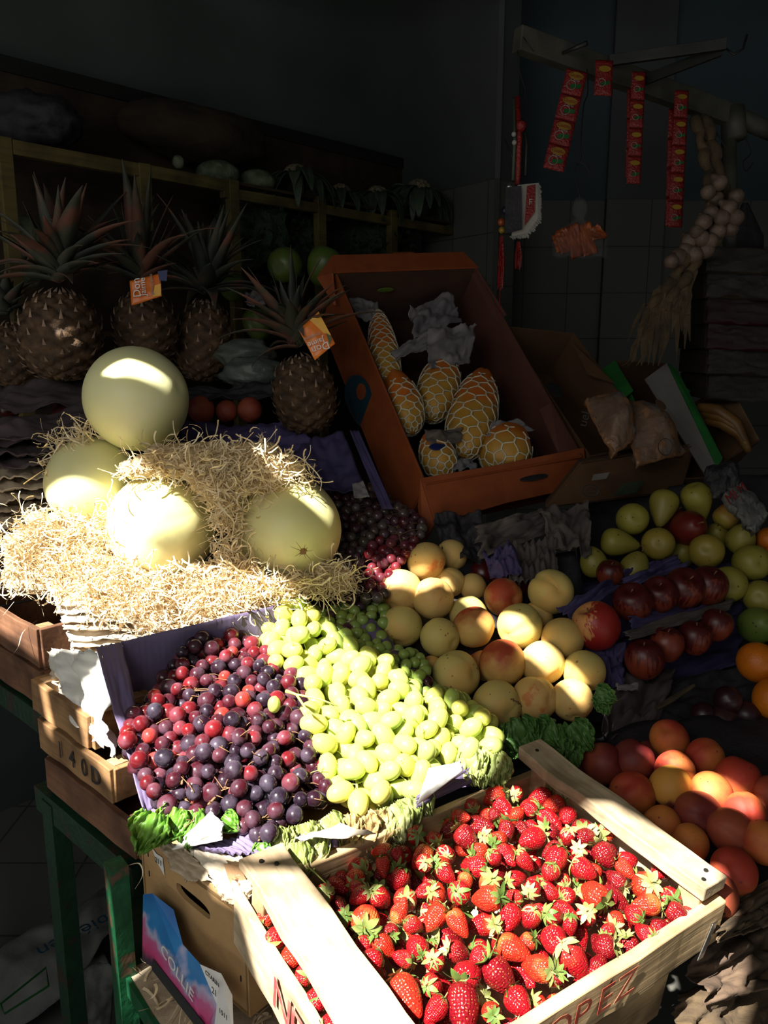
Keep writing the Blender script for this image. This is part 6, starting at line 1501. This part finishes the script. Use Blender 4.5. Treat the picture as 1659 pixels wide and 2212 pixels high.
m = MB(); m.tube([W(1215, 115, 1.99), W(1268, 93, 1.95)], [.004, .007], 8); m.tube([W(1130, 80, 1.93), W(1152, 110, 1.93)], .0015, 6); m.build('peg', M['steel'], parent=t, smooth=True)
def wire(pts, lab, r=.0016):
    m = MB(); P = [W(*p) for p in pts]; q = []
    for i in range(len(P)-1):
        p0 = P[max(i-1, 0)]; p1 = P[i]; p2 = P[i+1]; p3 = P[min(i+2, len(P)-1)]
        for k in range(5):
            s = k/5; q.append(.5*((2*p1)+(-p0+p2)*s+(2*p0-5*p1+4*p2-p3)*s*s+(-p0+3*p1-3*p2+p3)*s**3))
    q.append(P[-1]); m.tube(q, r, 6); return m.build('wire_hook', M['hook'], smooth=True, label=lab, cat='hook')
wire([(1118, 108, 1.93), (1124, 160, 1.93), (1135, 195, 1.93), (1127, 222, 1.93), (1108, 212, 1.93)], 'bent wire hook at the left end of the rack bar')
wire([(1268, 150, 2.0), (1270, 200, 2.0), (1260, 235, 2.0), (1253, 345, 2.0)], 'long straight wire hanging from the rack beside the wide sachet strip')
wire([(1256, 335, 2.0), (1250, 352, 2.0), (1240, 375, 2.0), (1254, 430, 2.0)], 'left prong of the double hook above the hanging bag')
wire([(1242, 352, 2.0), (1256, 352, 2.0), (1268, 362, 2.0), (1277, 382, 2.0)], 'right prong of the double hook')
wire([(1535, 250, 2.15), (1550, 290, 2.15), (1567, 318, 2.15)], 'short wire twisted round the rack near the garlic')
wire([(1612, 300, 2.3), (1622, 330, 2.3), (1605, 350, 2.3), (1612, 370, 2.3), (1628, 350, 2.3)], 'curled double wire hook at the far right of the rack')
# sachet strips
def strip(x0, y0, x1, y1, w_, n, d, lab, logo=True, seed=0):
    t_ = thing('sachet_strip', W(x0, y0, d), lab, 'sachets', 'red sachet strips hanging from the rack')
    A_ = W(x0, y0, d); B_ = W(x1, y1, d); dr = (B_-A_); Ln = dr.length/n; dr.normalize(); sd = Vector((1, 0, 0))-dr*dr.x; sd.normalize(); nr = sd.cross(dr); hw = w_*d/F/2
    if nr.dot(C0-A_) < 0: nr = -nr
    for k in range(n):
        m = MB(); c0 = A_+dr*Ln*k
        m.surf(lambda u, v: c0+dr*Ln*v*.98+sd*hw*(2*u-1)+nr*(.004*math.sin(PI*u)*math.sin(PI*v)+.001*math.sin(v*30)), 8, 10)
        s_ = m.build('sachet', M['red_s'], parent=t_, smooth=True, solid=.001)
        if logo:
            c = c0+dr*Ln*.28+nr*.0068; m = MB(); m.add([c]+[c+sd*hw*.70*math.cos(q*PI/10)+dr*hw*.36*math.sin(q*PI/10) for q in range(20)], [(0, 1+q, 1+(q+1) % 20) for q in range(20)]); lo = m.build('printed_oval', M['yellow_s'], parent=s_, solid=.0003)
            c = c0+dr*Ln*.68+nr*.0066+sd*hw*.15; m = MB(); m.add([c-sd*hw*.5-dr*hw*.15, c+sd*hw*.5-dr*hw*.3, c+sd*hw*.5+dr*hw*.1, c-sd*hw*.5+dr*hw*.25], [(0, 1, 2, 3)]); m.build('printed_band', M['green_s'], parent=s_)
            m = MB(); c = c0+dr*Ln*.66+nr*.0063-sd*hw*.25; m.tube([c+sd*hw*.42*math.cos(q*PI/10)+dr*hw*.42*math.sin(q*PI/10) for q in range(21)], .0007, 4); m.build('printed_ring', M['white_s'], parent=s_)
            if w_ > 40: text('Gusto', 'printed_name', c0+dr*Ln*.28+nr*.008, sd, -dr, hw*.5, 'red_s', parent=s_, off=.0); text('Corte', 'printed_name', c0+dr*Ln*.46+nr*.0075, sd, -dr, hw*.36, 'white_s', parent=s_, off=.0)
    return t_
strip(1247, 152, 1195, 368, 46, 4, 1.95, 'wide red sachet strip slanting at the left, yellow ovals read Gusto')
strip(1306, 130, 1302, 208, 38, 1, 1.97, 'single short red sachet over the middle of the bar', True)
strip(1380, 155, 1368, 398, 30, 4, 2.05, 'narrow red sachet strip in the middle of the rack')
strip(1473, 195, 1458, 492, 30, 5, 2.12, 'long red sachet strip beside the garlic braid')
strip(1452, 235, 1445, 490, 16, 4, 2.15, 'edge-on red sachet strip just left of the long one', False)
strip(1360, 190, 1356, 385, 10, 3, 2.10, 'folded edge of a red strip behind the narrow middle one', False)
# bundle of straps, tassels and a pennant
t = thing('keyring_bundle', W(1118, 215, 1.93), 'bundle of red straps, beads and tassels hanging from the left hook', 'trinkets')
for (pts, r_, mt, nm) in (([(1118, 210), (1122, 300), (1118, 400)], .007, 'red_s', 'strap'), ([(1110, 215), (1112, 300), (1108, 390)], .004, 'leaf_dk', 'strap'), ([(1130, 260), (1138, 310), (1135, 380)], .004, 'hook', 'strap'), ([(1090, 300), (1110, 345), (1128, 365)], .002, 'hook', 'strap')):
    m = MB(); m.tube([W(x, y, 1.92) for x, y in pts], r_, 8); m.build(nm, M[mt], parent=t, smooth=True)
for (x, y, r_, mt) in ((1126, 272, .013, 'red_s'), (1110, 290, .006, 'white_s'), (1111, 308, .006, 'white_s'), (1100, 405, .010, 'silver'), (1083, 480, .009, 'orange_pack'), (1084, 497, .008, 'yellow_s'), (1091, 455, .010, 'blue_dk')):
    m = MB(); m.sphere(W(x, y, 1.91), r_, 14, 10, fn=lambda q, th, ph: 1+(.25*nz(q, 4, 1) if r_ > .012 else 0)); m.build('bead', M[mt], parent=t, smooth=True)
for (x0, y0, x1, y1, r0) in ((1083, 510, 1080, 610, .008), (1120, 522, 1119, 582, .007)):
    m = MB(); rr_ = random.Random(x0)
    for k in range(26):
        o_ = rr_.uniform(-1, 1)*7; m.tube([W(x0+o_*.4, y0, 1.91), W(x0+o_, (y0+y1)/2, 1.91+rr_.uniform(-.006, .006)), W(x1+o_*.9, y1+rr_.uniform(-8, 18 if x0 < 1100 else 2), 1.91)], .0011, 4)
    if x0 < 1100: m.tube([W(1081, 600, 1.91), W(1079, 640, 1.91), W(1079, 680, 1.91)], .0012, 4)
    m.build('tassel', M['red_s'], parent=t)
t = thing('fringed_pennant', W(1135, 450, 1.90), 'small white pennant with a red band lettered F and a pale fringe', 'pennant')
pq = [W(1118, 400, 1.90), W(1164, 395, 1.90), W(1164, 470, 1.90), W(1140, 505, 1.90), W(1105, 510, 1.90)]
m = MB(); m.add(pq, [(4, 3, 2, 1, 0)]); m.build('cloth', M['white_s'], parent=t, solid=.002)
m = MB(); m.add([W(1138, 402, 1.893), W(1157, 398, 1.893), W(1155, 458, 1.893), W(1133, 488, 1.893)], [(3, 2, 1, 0)]); rb = m.build('red_band', M['red_s'], parent=t)
text('F', 'band_letter', W(1146, 437, 1.888), (1, 0, 0), (0, 0, 1), .02, 'white_s', parent=rb, off=0)
m = MB(); m.add([W(1092, 405, 1.885), W(1126, 402, 1.885), W(1128, 495, 1.885), W(1090, 505, 1.885)], [(3, 2, 1, 0)]); m.build('dark_sleeve', M['sack_p'], parent=t, solid=.004)
m = MB(); rr_ = random.Random(3)
for k in range(60):
    f = k/59
    if f < .55: x, y = 1165, 398+f/.55*75
    elif f < .8: x, y = 1165-(f-.55)/.25*26, 473+(f-.55)/.25*34
    else: x, y = 1139-(f-.8)/.2*34, 507+(f-.8)/.2*4
    m.tube([W(x-3, y, 1.9), W(x+rr_.uniform(1, 5), y+rr_.uniform(2, 8), 1.895)], .002, 4)
m.build('fringe', M['white_s'], parent=t)
# hanging bag of orange packets
t = thing('hanging_packet_bag', W(1255, 430, 2.0), 'clear bag of orange packets hanging from the double hook', 'bag')
m = MB(); cx, cy = 1252, 505
def fnb(u, v):
    a = 2*PI*u; w0 = 8+ (52*min(1, max(0, (v-.35)/.35)) if v > .35 else 0)+14*(v < .35)*math.sin(PI*v/.35)*.6
    return W(cx+w0*math.cos(a), 430+v*125, 2.0+.0009*w0*math.sin(a)*.6)+Vector((0, 0, .004*math.sin(a*7+v*9)))
m.surf(fnb, 40, 24, closeu=True); m.build('plastic_bag', M['film'], parent=t, smooth=True)
for k, (x0, y0, x1, y1) in enumerate(((1200, 490, 1240, 550), (1225, 480, 1262, 560), (1250, 478, 1290, 555), (1265, 485, 1312, 520), (1192, 500, 1230, 545))):
    sheet('packet', [W(x0, y0+10, 2.0), W((x0+x1)/2+5, y0, 1.99), W(x1, y1-10, 2.0), W((x0+x1)/2-8, y1, 1.98)], M['orange_pack'], nx=10, ny=10, amp=.008, seed=500+k, solid=.006, parent=t)
# second dim bag at far right
m = MB(); m.surf(lambda u, v: W(1610+(6+34*min(1, v*1.4))*math.cos(2*PI*u), 440+v*100, 2.3+.02*math.sin(2*PI*u))+Vector((0, 0, .004*math.sin(u*44))), 30, 14, closeu=True); m.build('hanging_bag', M['sack_p'], smooth=True, label='dim dark bag hanging at the right edge behind the garlic', cat='bag')
# garlic braid
t = thing('garlic_braid', W(1520, 560, 2.1), 'long dried garlic braid hanging beside the last sachet strip', 'garlic')
path = [(1515, 255, 2.15), (1530, 320, 2.13), (1545, 390, 2.10), (1560, 450, 2.08), (1540, 510, 2.07), (1500, 550, 2.06), (1470, 600, 2.06), (1430, 650, 2.07), (1400, 700, 2.08)]
for k in range(3):
    m = MB(); q = []
    for i in range(len(path)-1):
        for j in range(8):
            f = j/8; x = path[i][0]*(1-f)+path[i+1][0]*f; y = path[i][1]*(1-f)+path[i+1][1]*f; d = path[i][2]*(1-f)+path[i+1][2]*f; ph = (i*8+j)*.42+k*2*PI/3
            q.append(W(x+15*math.sin(ph), y, d+.012*math.cos(ph*2)))
    m.tube(q, [.014+.003*math.sin(i*.8) for i in range(len(q))], 8); m.build('leaf_strand', M['braid'], parent=t, smooth=True)
rr_ = random.Random(8)
for (x, y, r_) in ((1555, 395, 18), (1590, 425, 18), (1545, 430, 19), (1530, 415, 17), (1575, 450, 20), (1560, 470, 19), (1535, 460, 18), (1590, 470, 18), (1520, 480, 19), (1550, 500, 20), (1515, 515, 19), (1580, 495, 17), (1490, 520, 20), (1525, 540, 20), (1465, 555, 20), (1500, 550, 19), (1450, 565, 17), (1480, 540, 18), (1505, 500, 16), (1535, 520, 17)):
    P = W(x, y, 2.03+rr_.uniform(-.02, .02)); R = r_*2.03/F; m = MB(); rt = Euler((rr_.uniform(-1.2, -.2), rr_.uniform(-1, 1), 0)).to_matrix()
    m.sphere(P, (R, R, R*.9), 22, 16, fn=lambda q, th, ph: (1-.06*abs(math.sin(ph*4)))*(1+.7*math.exp(-(th/.30)**2)), rot=rt); m.build('garlic_bulb', M['garlic'], parent=t, smooth=True)
m = MB()
for k in range(70):
    x = rr_.uniform(1380, 1500); y = 560+(1500-x)*1.0+rr_.uniform(-20, 60); q0 = W(x, y, 2.06); dx = rr_.uniform(-40, 5); dy = rr_.uniform(30, 130)
    m.ribbon([q0, W(x+dx*.5+rr_.uniform(-8, 8), y+dy*.5, 2.05), W(x+dx, min(y+dy, 790), 2.06)], [.006, .008, .001], Vector((.8, rr_.uniform(-.5, .5), .4)).normalized())
m.build('dry_leaves', M['braid'], parent=t, solid=.001)
# pipe along the wall corner
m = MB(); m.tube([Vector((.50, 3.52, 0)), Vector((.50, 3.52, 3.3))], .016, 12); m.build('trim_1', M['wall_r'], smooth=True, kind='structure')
# scraps of straw on the low green shelf
sm = MB(); rr = random.Random(77)
for k in range(130):
    a = rr.uniform(0, .3); b_ = rr.uniform(.01, .11); P = S0+sv*a+sn*b_+Z*(.006+rr.uniform(0, .012))
    strand(P, rr.uniform(.015, .05), rr.uniform(.0007, .002), rr.uniform(.5, 4), Vector((rr.uniform(-1, 1), rr.uniform(-1, 1), rr.uniform(-.1, .2))).normalized(), 6)
sm.build('straw_scraps', M['straw'], label='dry straw scraps scattered on the low green shelf beside the printed carton', cat='straw', kind='stuff')
